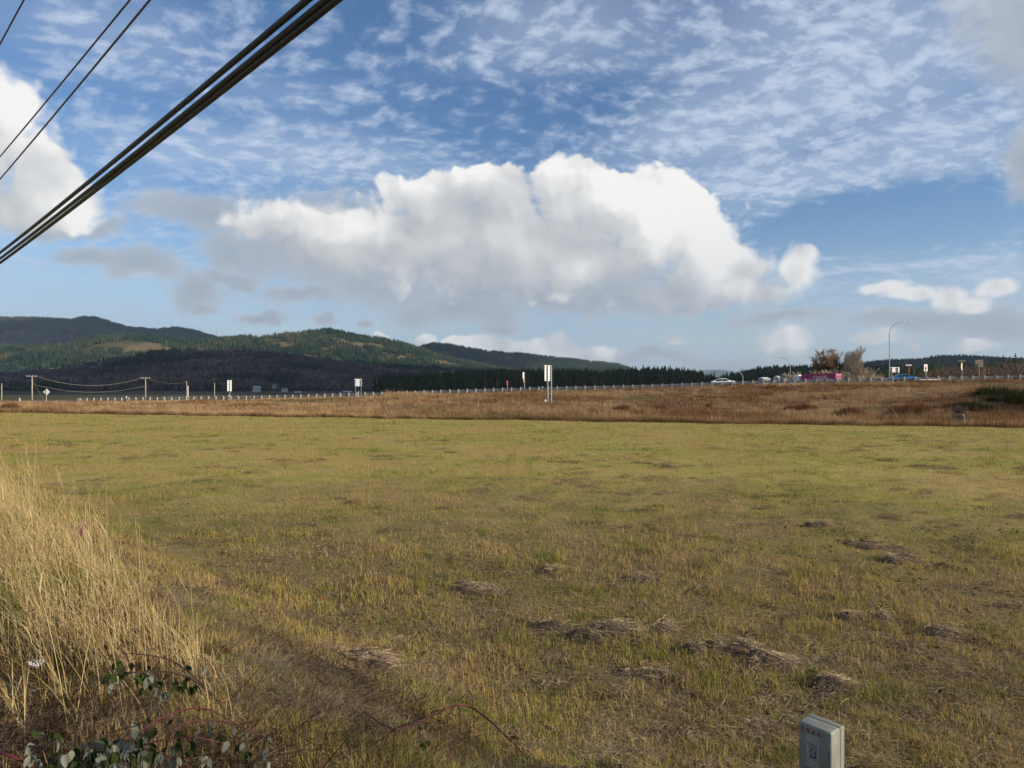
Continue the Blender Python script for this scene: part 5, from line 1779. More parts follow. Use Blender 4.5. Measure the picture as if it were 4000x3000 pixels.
# flattened rags of dead thatch all over the mown field
def thatch_rags():
    r = np.random.default_rng(88)
    n = 900
    Y0 = (r.uniform(3.5 ** .5, 46 ** .5, n)) ** 2
    X0 = r.uniform(-.78, .78, n) * Y0
    px = X0 / Y0 * FPX + CXP
    m = fbm(X0 * .22, Y0 * .22, 3, 89) + .10 * sstep(px, 1900, 3600) * (Y0 < 22) + r.uniform(-.08, .08, n)
    s_ = X0 * .72 + Y0 * .69
    k = (m > .53) & (s_ > 2.6)
    X0, Y0 = X0[k], Y0[k]
    V, F, T = [], [], []
    for x0, y0 in zip(X0, Y0):
        w = r.uniform(.08, .34) * (1 + y0 / 40)
        el_ = r.uniform(.35, .7); rot_ = r.uniform(-.6, .6)
        q = int(26 + 70 * w)
        a = r.uniform(0, 6.283, q); rr = np.sqrt(r.random(q)) * w
        x = x0 + np.cos(a) * rr; y = y0 + np.sin(a) * rr * el_ + (x - x0) * rot_ * .5
        hgt = .055 * (1 + y0 / 60) * np.clip(1 - (rr / w) ** 2, 0, 1) * r.uniform(.5, 1.3)
        z = ground_z(x, y) + hgt + .008
        b = r.uniform(0, 6.283, q); L = r.uniform(.05, .17, q) * (1 + y0 / 25); ww = r.uniform(.0022, .0045, q) * (.8 + y0 / 12)
        pts = []
        px_, py_, pz = x, y, z
        for i in range(4):
            pts.append((px_, py_, pz, b.copy()))
            px_ = px_ + np.cos(b) * L / 3; py_ = py_ + np.sin(b) * L / 3; pz = pz - .012 * (i > 0) + r.normal(0, .006, q)
            b = b + r.normal(0, .55, q)
        base = sum(len(v) for v in V)
        P = np.stack([np.stack([p[0] - np.sin(p[3]) * ww * (1 - .2 * i), p[1] + np.cos(p[3]) * ww * (1 - .2 * i), p[2]], -1) for i, p in enumerate(pts)], 1)
        Q = np.stack([np.stack([p[0] + np.sin(p[3]) * ww * (1 - .2 * i), p[1] - np.cos(p[3]) * ww * (1 - .2 * i), p[2] + .002], -1) for i, p in enumerate(pts)], 1)
        VV = np.stack([P, Q], 2).reshape(-1, 3)
        V.append(VV); T.append(np.repeat(np.clip(r.normal(.35, .28, q), 0, 1), 8))
        i0 = base + np.arange(q)[:, None] * 8
        for i in range(3):
            F.append(i0 + np.array([[2 * i, 2 * i + 1, 2 * i + 3, 2 * i + 2]]))
    o = np_obj('matted_thatch', np.concatenate(V), np.concatenate(F), M['hay'], attrs={'tone': np.concatenate(T)})
    tag(o, kind='stuff')


thatch_rags()
# cut straw lying in the grass
X, Y, r = wedge(210000, 2.6, 24.0, 4, power=0.1)
m_ = fbm(X * 0.6, Y * 0.6, 3, 33) + .35 * (fbm(X * 2.5, Y * 2.5, 2, 34) - .5)
k = m_ + r.uniform(-.10, .10, len(X)) > 0.47
X, Y = X[k], Y[k]
blade_object('straw_litter', X, Y, r.uniform(.05, .20, len(X)), r.uniform(.003, .0058, len(X)) * (0.8 + Y / 16), r.uniform(1.25, 1.62, len(X)), M['hay'], 4, 2, lying=True, dz=r.uniform(.004, .05, len(X)))

# standing dry grass of the bank
X, Y, r = wedge(430000, 46.0, 182.0, 5, 0.80, power=0.3)
X, Y, kk = clump(X, Y, r, 9, 0.22)
t = (Y - edge_y(X)) / (road_y(X) - edge_y(X))
k = (t > 0.0) & (t < 0.985)
px_ = X / Y * FPX + CXP
k &= ~((px_ < 300) & (t > 0.80))
X, Y, t, px_, kk = X[k], Y[k], t[k], px_[k], kk[k]
n1 = fbm(X * 0.10, Y * 0.10, 3, 41); n2 = fbm(X * 0.28, Y * 0.28, 3, 43); n3 = fbm(X * 0.9, Y * 0.9, 2, 44)
tj = r.random(430000)[kk]
rust = (n1 + 0.7 * (n2 - .5) + 0.10 * sstep(px_, 2300, 3000) * (1 - np.abs(t - 0.40) * 2.2) + .15 * sstep(px_, 3150, 3700) * (1 - sstep(t, .45, .7)) - 0.08 * (px_ < 1900)) + .1 * (tj - .5) > 0.60
green = (fbm(X * 0.09, Y * 0.09, 3, 47) + 0.13 * sstep(px_, 1750, 2100) * (1 - sstep(px_, 2500, 3000)) * sstep(t, .25, .5) * (1 - sstep(t, .8, .95)) + 0.16 * sstep(px_, 3350, 3600) * sstep(t, .55, .7)) + .22 * (tj - .5) > 0.72
hs = np.where(t < 0.22, 1.05, 0.40 + 0.6 * n2 + .5 * (n3 - .5))
hs = hs * np.where((px_ > 1500) & (px_ < 1680) & (t > .6), 1.9, 1.0) * np.where(t > 0.90, 0.55, 1.0) * (0.6 + .7 * tj)
hh = r.uniform(.35, .85, len(X)) * hs
ww = r.uniform(.022, .045, len(X)) * (.6 + Y / 160)
tl = np.abs(r.normal(.35, .28, len(X)))
az = np.where(r.random(len(X)) < .55, np.pi + r.normal(0, .7, len(X)), r.uniform(0, 6.283, len(X)))
tone = np.clip(.6 * tj + .4 * r.random(len(X)), 0, 1)
g_ = green & ~rust
b_ = ~rust & ~green
for nm, sel, mt, f in (('bank_grass', b_, 'bank', 1.0), ('rusty_weeds', rust, 'rust', 1.15), ('green_bank_turf', g_, 'bankgreen', .5)):
    blade_object(nm, X[sel], Y[sel], hh[sel] * f, ww[sel] * (1.2 if f != 1 else 1), tl[sel], M[mt], 50, 1, tone[sel], az[sel])
# the taller uncut fringe along the edge of the field
n = 46000
r = np.random.default_rng(6)
X = r.uniform(-78, 52, n); Y = edge_y(X) + 2.4 * r.random(n) ** 1.4 + 0.45 * np.sin(X * 0.6) + .3 * np.sin(X * 2.1)
blade_object('field_edge_grass', X, Y, r.uniform(.3, .85, n) * (.55 + .8 * fbm(X * .5, Y * .5, 2, 48)), r.uniform(.016, .032, n), np.abs(r.normal(.3, .25, n)), M['bank'], 6, 1)
X = r.uniform(-78, 52, n // 5); Y = edge_y(X) + .5 * r.random(n // 5) + 0.45 * np.sin(X * 0.6) + .3 * np.sin(X * 2.1) - .3
blade_object('field_edge_weeds', X, Y, r.uniform(.12, .40, n // 5), r.uniform(.02, .04, n // 5), np.abs(r.normal(.4, .25, n // 5)), M['rust'], 7, 1)

# weeds and bushes on the bank
def weed_clump(label, loc, w, h, mat, seed, n=900, cat='shrub', name='weed_clump'):
    r = np.random.default_rng(seed)
    root = empty(name, loc, r.uniform(0, 6), label, cat)
    lob = r.normal(0, .38, (7, 2)) * w
    c = lob[r.integers(0, 7, n)]
    x = c[:, 0] + r.normal(0, .16, n) * w; y = (c[:, 1] + r.normal(0, .16, n) * w) * .7
    hh = h * r.uniform(.35, 1.0, n) * np.clip(1.15 - np.hypot(x, y / .7) / w * .7, .3, 1)
    az = np.arctan2(y, x) + r.normal(0, .8, n); tl = np.abs(r.normal(.35, .3, n)); f = az + 1.57 + r.uniform(-.8, .8, n)
    ww = r.uniform(.018, .045, n)
    P = np.stack([x, y, 0 * x - .05], -1); S = np.stack([np.cos(f) * ww / 2, np.sin(f) * ww / 2, 0 * x], -1)
    Q = P + np.stack([np.cos(az) * np.sin(tl), np.sin(az) * np.sin(tl), np.cos(tl)], -1) * hh[:, None]
    T_ = Q + np.stack([np.cos(az) * np.sin(tl * 2.2), np.sin(az) * np.sin(tl * 2.2), np.cos(tl * 2.2)], -1) * (hh * .35)[:, None]
    V = np.stack([P - S, P + S, Q - S, Q + S, T_], 1).reshape(-1, 3)
    b = np.arange(n)[:, None] * 5
    F = np.concatenate([b + np.array([[0, 1, 3]]), b + np.array([[0, 3, 2]]), b + np.array([[2, 3, 4]])])
    half = r.random(len(F)) < .0
    np_obj('stalks', V, F, mat, root, attrs={'tone': np.repeat(r.random(n), 5)})
    return root


g = ground_hit(45, 1606)
weed_clump('dark brown bush at the field edge on the far left', (g.x, g.y, g.z), 2.2, 1.1, M['rust'], 1, 1500)
g = ground_hit(3745, 1655)
plant_tree('shrub', 'small leafless grey shrub at the right end of the field edge', bare_tree_meshes(8, 2.0, 0.9, 5, .010, M['bark'], M['bark'], None, upright=.6, trunks=4, first=.1, r0=.025), (g.x, g.y, g.z), 0.9, 0.0, None, 'shrub')
g = ground_hit(3768, 1662)
lp = empty('leaning_stump', (g.x, g.y, g.z), 0.4, 'short dark leaning post stump right of the small leafless shrub', 'post')
MB().tube([(0, 0, -.2), (-.12, 0, .45), (-.22, 0, .85)], [.12, .11, .09], 8).build('stump', M['bark'], lp, True)
MB().box((-.24, 0, .88), (.16, .18, .05), Matrix.Rotation(0.0, 4, 'Y'), .01).build('cap', M['post_wood'], lp)
for i, (px, py, w, h, mt, lb) in enumerate([(2430, 1602, 1.6, .7, 'rust', 'reddish weed clump on the slope right of the big sign'), (2585, 1600, 1.5, .7, 'rust', 'reddish weed clump above the field edge, left below the white sedan'), (3130, 1600, 2.2, .9, 'rust', 'dark rusty weed clump on the slope under the second street lamp'),
                                        (3020, 1516, 2.6, .6, 'rust', 'dark bramble bush hanging over the slope right of the white sedan'), (3560, 1618, 3.2, 1.2, 'rust', 'big dark rusty weed clump at the foot of the slope below the blue coupe'), (3330, 1626, 2.6, 1.0, 'rust', 'dark rusty weed clump at the slope foot below the pale trees'),
                                        (3890, 1548, 4.0, 1.5, 'dark_bush', 'dark green bush high on the slope at the right edge'), (3990, 1575, 5.0, 1.8, 'dark_bush', 'dark green bush cut by the right edge of the picture'), (3790, 1604, 4.5, 1.0, 'dark_bush', 'dark green bush low on the slope above the small leafless shrub'),  # dark green bushes enlarged to stand in for tree shadow on the slope
                                        (2772, 1592, .6, .5, 'bankgreen', 'small bright green bush on the slope below the white sedan')]):
    g = ground_hit(px, py)
    weed_clump(lb, (g.x, g.y, g.z), w, h, M[mt], 20 + i, int(500 + 350 * w))

# ------------------------------------------------------------------ tall dry grass on the near verge
def verge(a0, a1, s0, s1, n, r):
    a = r.uniform(a0, a1, n); s = r.uniform(s0, s1, n)
    return a * -0.69 + s * 0.72, a * 0.72 + s * 0.69, a, s


def tall_grass():
    r = np.random.default_rng(9)
    V, F, T = [], [], []

    def ribbon(P, W, tone, up):
        b = len(V)
        for p, w in zip(P, W):
            V.append(tuple(p - up * w)); V.append(tuple(p + up * w)); T.extend([tone, tone])
        for k in range(len(P) - 1):
            F.append((b + 2 * k, b + 2 * k + 1, b + 2 * k + 3, b + 2 * k + 2))

    def stem(X, Y, Hh, lean_az, lean, tone, rad=0.0026, plume=True, leaves=2):
        p = np.array([X, Y, gz(X, Y) - .02])
        dx, dy = math.cos(lean_az), math.sin(lean_az)
        n = 7
        pts = [p.copy()]
        tl = lean * 0.45
        for k in range(n):
            t = (k + 1) / n
            tl = lean * (0.45 + 0.75 * t * t)
            p = p + np.array([dx * math.sin(tl), dy * math.sin(tl), math.cos(tl)]) * Hh / n
            pts.append(p.copy())
        b = len(V)
        m = 3
        for k, q in enumerate(pts):
            rr = rad * (1 - .65 * k / n)
            for j in range(m):
                a = 6.283 * j / m
                V.append((q[0] + math.cos(a) * rr, q[1] + math.sin(a) * rr, q[2])); T.append(tone)
        for k in range(n):
            for j in range(m):
                j2 = (j + 1) % m
                F.append((b + k * m + j, b + k * m + j2, b + (k + 1) * m + j2, b + (k + 1) * m + j))
        if plume:
            d = pts[-1] - pts[-2]; d /= np.linalg.norm(d)
            for k in range(9):
                t = k / 8
                q = pts[-1] - d * (0.16 * (1 - t))
                o_ = r.normal(0, 1, 3); o_ /= np.linalg.norm(o_)
                ribbon([q, q + d * .03 + o_ * .010], [.0035, .001], min(1.0, tone + .25), np.array([-d[1], d[0], 0]) + 1e-3)
        for _ in range(leaves):
            k = r.integers(1, n - 1)
            q = pts[k]
            a = lean_az + r.normal(0, 1.0)
            L = r.uniform(.15, .38)
            P, W = [], []
            e = r.uniform(.2, .9)
            for i in range(5):
                t = i / 4
                P.append(q.copy()); W.append(.0042 * (1 - .85 * t))
                ang_ = e + 1.5 * t
                q = q + np.array([math.cos(a) * math.sin(ang_), math.sin(a) * math.sin(ang_), math.cos(ang_)]) * L / 4
            ribbon(P, W, max(0, tone - .15), np.array([-math.sin(a), math.cos(a), 0]))
    X, Y, a, s = verge(3.6, 17.0, 0.75, 2.5, 1900, r)
    smax = np.interp(a, [3.6, 5.0, 9.0, 17.0], [1.55, 1.95, 2.15, 2.25])
    k = (s > 0.75) & (s < smax + .12 * r.normal(0, 1, len(X))) & (fbm(X * 2.2, Y * 2.2, 2, 65) > .40)
    for x, y, aa, ss in zip(X[k], Y[k], a[k], s[k]):
        edge = 1 - 0.45 * max(0, (ss - np.interp(aa, [4, 9, 17], [1.15, 1.6, 1.8])) / 0.7)
        if r.random() < .12:
            edge *= .8
        Hh = r.uniform(.75, 1.30) * edge * (0.85 if aa < 5.5 else 1.0)
        stem(x, y, Hh, math.pi + r.normal(0.1, .6), (abs(r.normal(.50, .34)) if r.random() > .16 else r.uniform(.9, 1.5)), r.uniform(.2, 1.0), r.uniform(.0018, .0032), r.random() < .7, r.integers(0, 3))
    me = np_mesh('tall_grass', V, F, M['tall'], attrs={'tone': T})
    o = link(bpy.data.objects.new('tall_grass', me))
    tag(o, kind='stuff')


tall_grass()
r = np.random.default_rng(15)
X, Y, a, s = verge(3.6, 17.0, 0.6, 2.3, 23000, r)
k = (fbm(X * 1.6, Y * 1.6, 2, 63) > .42) & (s < np.interp(a, [4.0, 5.0, 9.0, 17.0], [1.5, 1.85, 2.05, 2.25]))
X, Y, a, s = X[k], Y[k], a[k], s[k]
gr_ = (fbm(X * 1.3, Y * 1.3, 2, 61) + r.uniform(-.15, .15, len(X)) > 0.60) | ((a > 5.4) & (a < 7.2) & (s < 0.95) & (r.random(len(X)) < .7))
hh = r.uniform(.10, .42, len(X)); tl = np.abs(r.normal(.55, .35, len(X))); az = np.pi + r.normal(0, .9, len(X))
ww = r.uniform(.003, .0075, len(X))
blade_object('verge_undergrowth', X[~gr_], Y[~gr_], hh[~gr_], ww[~gr_], tl[~gr_], M['tall'], 15, 2, None, az[~gr_])
blade_object('green_verge_grass', X[gr_], Y[gr_], hh[gr_] * .8, ww[gr_] * 1.1, tl[gr_], M['tallgreen'], 16, 2, None, az[gr_])
# matted straw and dead stalks on the shoulder below it
X, Y, a, s = verge(1.5, 8.0, -0.8, 2.9, 34000, r)
k = (Y > 2.3) & (fbm(X * 1.4, Y * 1.4, 2, 64) + r.uniform(-.1, .1, len(X)) > .46)
X, Y = X[k], Y[k]
blade_object('matted_stalks', X, Y, r.uniform(.08, .38, len(X)), r.uniform(.0022, .005, len(X)), r.uniform(1.3, 1.65, len(X)), M['hay'], 17, 2, np.clip(r.random(len(X)) ** 1.6, 0, 1), lying=True, dz=r.uniform(.0, .04, len(X)))

X, Y, a, s = verge(1.2, 6.5, -0.5, 3.1, 9500, r)
k = (Y > 2.4) & (fbm(X * 1.2, Y * 1.2, 2, 66) + .12 * (s < 1.6) + r.uniform(-.1, .1, len(X)) > .50)
X, Y = X[k], Y[k]
blade_object('dead_bramble_stalks', X, Y, r.uniform(.15, .55, len(X)), r.uniform(.003, .0075, len(X)), r.uniform(1.1, 1.6, len(X)), M['dark_stalk'], 18, 2, lying=True, dz=r.uniform(.01, .09, len(X)))

# gravel showing at the corner of the shoulder
peb = []
for i in range(3):
    bm = bmesh.new(); bmesh.ops.create_icosphere(bm, subdivisions=1, radius=0.014)
    for v in bm.verts:
        v.co *= 1 + 0.5 * mnoise.noise(v.co * 60 + Vector((i * 7, 0, 0)))
    me = bpy.data.meshes.new('pebble'); bm.to_mesh(me); bm.free(); me.materials.append(M['gravel'])
    peb.append(src(me))
X, Y, a, s = verge(2.6, 5.5, -0.6, 0.75, 1500, r)
o = scatter('shoulder_gravel', np.stack([X, Y, ground_z(X, Y) + .004], -1), r.uniform(0, 6.28, len(X)), r.uniform(.4, 1.5, len(X)), peb, r.integers(0, 3, len(X)))
tag(o, kind='stuff')


# fallen leaves
def leaf_shape(L, w, fold, droop, n=9):
    V, F = [], []
    for k in range(n + 1):
        t = k / n
        ww = w * math.sin(math.pi * t ** 0.8) ** 0.8 * 0.5 * (1.0 if k % 2 else 0.86) if 0 < t < 1 else 0.0
        z = -droop * t * t * L
        V += [(-ww, t * L, z + fold * ww), (0, t * L, z), (ww, t * L, z + fold * ww)]
    for k in range(n):
        b = 3 * k
        F += [(b, b + 1, b + 4, b + 3), (b + 1, b + 2, b + 5, b + 4)]
    return V, F


def leaf_mesh(name, L, w, fold, droop, mat):
    V, F = leaf_shape(L, w, fold, droop)
    return np_mesh(name, V, F, mat, True, {'tone': np.full(len(V), 0.5)})


fl = [src(leaf_mesh('fallen_leaf', .065, .05, f_, d_, M['fallen'])) for f_, d_ in ((.5, .2), (.9, -.3), (-.4, .5))]
X, Y, r = wedge(1500, 3.4, 16.0, 77)
px_ = X / Y * FPX + CXP
k = r.random(len(X)) < np.where(px_ > 3000, 0.55, 0.10) * np.where((px_ > 3400), 1.5, 1.0) + 0.6 * (px_ < 900) * (Y < 5.5)
X, Y = X[k], Y[k]
o = scatter('fallen_leaves', np.stack([X, Y, ground_z(X, Y) + r.uniform(.02, .07, len(X))], -1), r.uniform(0, 6.28, len(X)), r.uniform(.6, 1.2, len(X)), fl, r.integers(0, 3, len(X)), np.stack([r.uniform(-.7, .7, len(X)), r.uniform(-.7, .7, len(X))], -1))
tag(o, kind='stuff')


# clumps of matted cut hay
def hay_clump(label, px, py, w_px, seed, tall=0.17):
    g = ground_hit(px, py)
    w = w_px / FPX * g.y / 2 * 1.15
    d = w * 0.65
    r = np.random.default_rng(seed)
    V, F, T = [], [], []
    n = int(420 + 1000 * w)
    hmax = min(tall, w * 0.5)
    lobes = [(r.normal(0, .45) * w, r.normal(0, .42) * d, r.uniform(.25, .6) * w, r.uniform(.35, 1.0)) for _ in range(r.integers(4, 8))]
    for _ in range(n):
        lx_, ly_, lr_, lh_ = lobes[r.integers(len(lobes))]
        a, q = r.uniform(0, 6.283), math.sqrt(r.random()) * 1.25
        x, y = lx_ + math.cos(a) * q * lr_, ly_ + math.sin(a) * q * lr_ * .7
        z = hmax * lh_ * max(0, 1 - q * q) * r.uniform(.5, 1.1) + .012
        b_ = r.normal(0.0, 1.1)
        L = r.uniform(.07, .22)
        p = np.array([x, y, z])
        tone = r.random()
        e = r.normal(-.05, .14)
        for i in range(4):
            t = i / 3
            ww = .0023 * (1 - .6 * t)
            V.append((p[0] + math.sin(b_) * ww, p[1] - math.cos(b_) * ww, p[2])); V.append((p[0] - math.sin(b_) * ww, p[1] + math.cos(b_) * ww, p[2] + .003)); T += [tone, tone]
            p = p + np.array([math.cos(b_), math.sin(b_), e]) * L / 3
            b_ += r.normal(0, .5); e -= .14
        c = len(V) - 8
        F += [(c + 2 * i, c + 2 * i + 1, c + 2 * i + 3, c + 2 * i + 2) for i in range(3)]
    root = empty('hay_clump', (g.x, g.y, g.z), r.uniform(-.3, .3), label, 'hay clump')
    np_obj('strands', V, F, M['hay'], root, attrs={'tone': T})
    bm = bmesh.new()
    for lx_, ly_, lr_, lh_ in lobes:
        g_ = bmesh.ops.create_icosphere(bm, subdivisions=2, radius=1.0)['verts']
        for v in g_:
            nn = mnoise.noise(v.co * 2.0 + Vector((seed + lx_ * 9, 0, 0)))
            v.co = Vector((lx_ + v.co.x * lr_ * .85 * (1 + .4 * nn), ly_ + v.co.y * lr_ * .6 * (1 + .4 * nn), v.co.z * hmax * lh_ * .7 * (1 + .4 * nn)))
    me = bpy.data.meshes.new('mat'); bm.to_mesh(me); bm.free(); me.materials.append(M['thatch'])
    link(bpy.data.objects.new('mat', me), root)
    return root


M['thatch'] = paint('dark_thatch', (0.060, 0.042, 0.026), 0.95, var=0.4, scale=9, bump=0.8)  # one dark mottled tone for the clump cores under the strands
for i, (px, py, w, lb) in enumerate([
    (1880, 2300, 200, 'tangled grey hay clump at mid-field, left of centre'), (2370, 2475, 290, 'broad pale hay clump, largest of the mown field'), (2590, 2455, 120, 'small dark hay clump joined to the right of the broad pale one'),
    (2800, 2545, 190, 'ragged hay clump in the line running down towards the grey pedestal'), (2990, 2590, 190, 'dark hay clump next down the line towards the grey pedestal'), (2555, 2640, 150, 'rounded pale hay clump below the broad one'),
    (3240, 2685, 240, 'hay clump just above the grey pedestal'), (3340, 2425, 200, 'flat dark hay clump right of the line of clumps'), (3400, 2140, 170, 'dark hay clump far right of the mown field'), (3500, 2195, 150, 'low dark hay clump right of its neighbour at far right'),
    (2500, 2260, 90, 'little dark hay tuft above the broad pale clump'), (2150, 2235, 90, 'little hay tuft in the middle of the field'), (3690, 2480, 200, 'pale straw clump near the right edge'), (1390, 2590, 230, 'pale matted hay left of the red bramble canes'),
    (2600, 1822, 60, 'small dark tuft far out in the green part of the field'), (1400, 1962, 50, 'tiny dark tuft far out on the left of the field'), (3200, 2060, 120, 'grey hay clump at upper right of the field')]):
    hay_clump(lb, px, py, w, 500 + i)

# ------------------------------------------------------------------ brambles
M['cane'] = paint('red_bramble_cane', (0.105, 0.022, 0.028), 0.6, var=0.3, scale=12)
M['cane_dark'] = paint('dark_bramble_cane', (0.035, 0.016, 0.020), 0.6, var=0.3, scale=12)
M['leaf_pale'] = plant('bramble_leaf_underside', [(0.0, (0.10, 0.11, 0.08)), (0.5, (0.20, 0.21, 0.165)), (1.0, (0.33, 0.34, 0.28))], (0.4, 0.4), 3.0, 18.0, 0.3, 0.3)
M['leaf_green'] = plant('bramble_leaf', [(0.0, (0.018, 0.030, 0.012)), (0.5, (0.040, 0.058, 0.020)), (1.0, (0.085, 0.085, 0.030))], (0.4, 0.4), 3.0, 18.0, 0.3, 0.3)
lm = {k: [leaf_mesh('leaf', .042, .026, f_, d_, M[k]) for f_, d_ in ((.35, .3), (.8, .15), (.15, .6))] for k in ('leaf_pale', 'leaf_green')}


def near_pt(px, py, lift):
    g = ground_hit(px, py)
    d = (g - Vector((0, 0, CAMZ)))
    t = 1 - lift / (CAMZ - g.z)
    return Vector((0, 0, CAMZ)) + d * t


def bramble(label, canes, leaf_spots, n_leaf, mix_pale, seed, dark=False):
    r = random.Random(seed)
    root_p = ground_hit(*canes[0][0][0][:2])
    root = empty('bramble', root_p, 0, label, 'bramble')
    for pts, rad in canes:
        P = [near_pt(x, y, l + .04) - root_p for x, y, l in pts]
        # smooth through the points
        Q = []
        for i in range(len(P) - 1):
            p0, p1, p2, p3 = P[max(i - 1, 0)], P[i], P[i + 1], P[min(i + 2, len(P) - 1)]
            for k in range(6):
                t = k / 6
                Q.append(0.5 * ((2 * p1) + (p2 - p0) * t + (2 * p0 - 5 * p1 + 4 * p2 - p3) * t * t + (3 * p1 - p0 - 3 * p2 + p3) * t ** 3))
        Q.append(P[-1])
        n = len(Q)
        c = MB().tube(Q, [rad * (1 - .5 * i / n) for i in range(n)], 7)
        for i in range(1, n - 1):
            for _ in range(2):
                dv = Vector((r.uniform(-1, 1), r.uniform(-1, 1), r.uniform(-1, 1))).normalized() * rad * 2.6
                c.tube([Q[i], Q[i] + dv], [rad * .35, rad * .05], 3, False)
        c.build('cane', M['cane_dark'] if dark else M['cane'], root, True)
    for i in range(n_leaf):
        x0, x1, y0, y1, l0, l1 = leaf_spots[i % len(leaf_spots)]
        p = near_pt(r.uniform(x0, x1), r.uniform(y0, y1), r.uniform(l0, l1) + .05) - root_p
        a = r.uniform(0, 6.28)
        k = 'leaf_pale' if r.random() < mix_pale else 'leaf_green'
        for j in range(r.choice((1, 2, 3))):
            o = link(bpy.data.objects.new('leaf', lm[k][r.randrange(3)]), root)
            o.location = p
            o.rotation_euler = (R(r.uniform(-80, -25)), R(r.uniform(-40, 40)), a + (j - 1) * R(55) + r.uniform(-.2, .2))
            s = r.uniform(.7, 1.25)
            o.scale = (s, s, s)
    return root


bramble('bramble with pale-backed leaves and red canes in the lower left corner',
        [([(480, 2990, .02), (520, 2900, .12), (640, 2800, .20), (800, 2770, .20), (960, 2850, .10), (1050, 2900, .03)], .0045), ([(640, 2950, .03), (680, 2850, .14), (780, 2815, .18), (920, 2830, .16), (1060, 2890, .05)], .004),
         ([(380, 2980, .05), (600, 2900, .15), (760, 2885, .16), (960, 2930, .08)], .0038), ([(-30, 2935, .10), (80, 2975, .08), (200, 3040, .03)], .007)],
        [(400, 700, 2800, 2990, .06, .20), (620, 1080, 2830, 2990, .05, .18), (380, 560, 2880, 3000, .05, .18), (100, 420, 2850, 2990, .03, .12)], 120, 0.55, 1)
bramble('dark-leaved bramble spray hanging in the dry grass above the pale-leaved one',
        [([(900, 2800, .02), (800, 2690, .20), (680, 2630, .34), (560, 2628, .36), (440, 2628, .34)], .0042), ([(860, 2740, .06), (700, 2600, .34), (600, 2565, .40), (490, 2555, .40)], .0038)],
        [(420, 640, 2570, 2700, .26, .42), (540, 830, 2600, 2720, .20, .36)], 34, 0.12, 2, True)
bramble('arching dark red bramble cane at the bottom centre',
        [([(2080, 2985, .01), (2000, 2900, .10), (1880, 2790, .26), (1800, 2755, .30), (1700, 2790, .26), (1600, 2838, .18), (1520, 2845, .14), (1420, 2780, .08)], .0085), ([(1790, 2760, .30), (1800, 2830, .2), (1780, 2930, .03)], .005),
         ([(2045, 2930, .03), (2040, 2840, .12), (2045, 2740, .22)], .005), ([(1330, 2860, .03), (1420, 2940, .06), (1560, 2985, .05), (1700, 3005, .03)], .0065), ([(1750, 2960, .02), (1860, 2820, .14), (1960, 2680, .12), (2010, 2590, .14)], .0042)],
        [(1400, 1700, 2780, 2900, .06, .18), (1620, 1860, 2780, 2960, .05, .18)], 16, 0.35, 3)
bramble('thin red bramble shoot standing alone left of the pedestal', [([(2600, 2690, .01), (2690, 2640, .06), (2760, 2590, .13), (2800, 2555, .16)], .0042)], [(2740, 2810, 2550, 2600, .10, .15)], 1, 0.0, 4)
br_ = bramble('brown fallen branch lying at the bottom edge', [([(1850, 3010, .03), (1960, 2985, .05), (2080, 2995, .05), (2300, 3000, .04)], .013), ([(1960, 2985, .05), (2000, 2950, .07)], .005)], [(1950, 2000, 2980, 2990, .02, .03)], 0, 0, 5, True)

br_.name = 'fallen_branch'; br_['category'] = 'branch'
# dried flower head and survey ribbon in the verge
fh = near_pt(142, 2615, .30)
g = Vector((fh.x + .02, fh.y + .02, gz(fh.x, fh.y)))
df = empty('dried_flower', g, 0, 'single dry whitish umbel flower at the left edge below the tall grass', 'flower')
MB().tube([(0, 0, -.02), (-.01, -.01, (fh.z - g.z) * .6), tuple(fh - g)], .0024, 5).build('stalk', M['tall'], df)
q = MB()
rr = random.Random(3)
for k in range(26):
    a = k * 2.4; d = .004 + .0055 * math.sqrt(k)
    e = fh - g + Vector((math.cos(a) * d, math.sin(a) * d, .012 + .02 * (d / .03) ** 2))
    q.tube([fh - g, e], [.0009, .0007], 3, False)
    q.lathe([(.001, -.004), (.0055, 0), (.001, .004)], 6, Matrix.Translation(e))
M['umbel'] = paint('dry_umbel', (0.50, 0.48, 0.44), 0.9, var=0.15, scale=60)
q.build('umbel', M['umbel'], df)
M['ribbon'] = paint('pink_purple_ribbon', (0.42, 0.11, 0.24), 0.5, var=0.3, scale=25)
rb = near_pt(318, 2070, .95)
g = Vector((rb.x, rb.y, gz(rb.x, rb.y)))
ro = empty('survey_ribbon', g, 0, 'pink and purple survey ribbon tied to a stalk in the tall grass', 'ribbon')
z = rb.z - g.z
MB().tube([(0, 0, -.05), (.01, 0, z * .6), (0, 0, z + .02)], .004, 5).build('stalk', M['tall'], ro)
for s, c_ in ((1, 'upper'), (-1, 'lower')):
    q = MB()
    for k in range(7):
        t = k / 6
        x, zz = .045 * t * s + .01 * math.sin(t * 5), z + s * .10 * t
        w = .010 + .012 * t
        q.v += [(x - w, .01 * math.sin(t * 7), zz), (x + w, .01 * math.cos(t * 6), zz + .004)]
    q.f += [(2 * k, 2 * k + 1, 2 * k + 3, 2 * k + 2) for k in range(6)]
    q.build('ribbon_tail', M['ribbon'], ro, True)

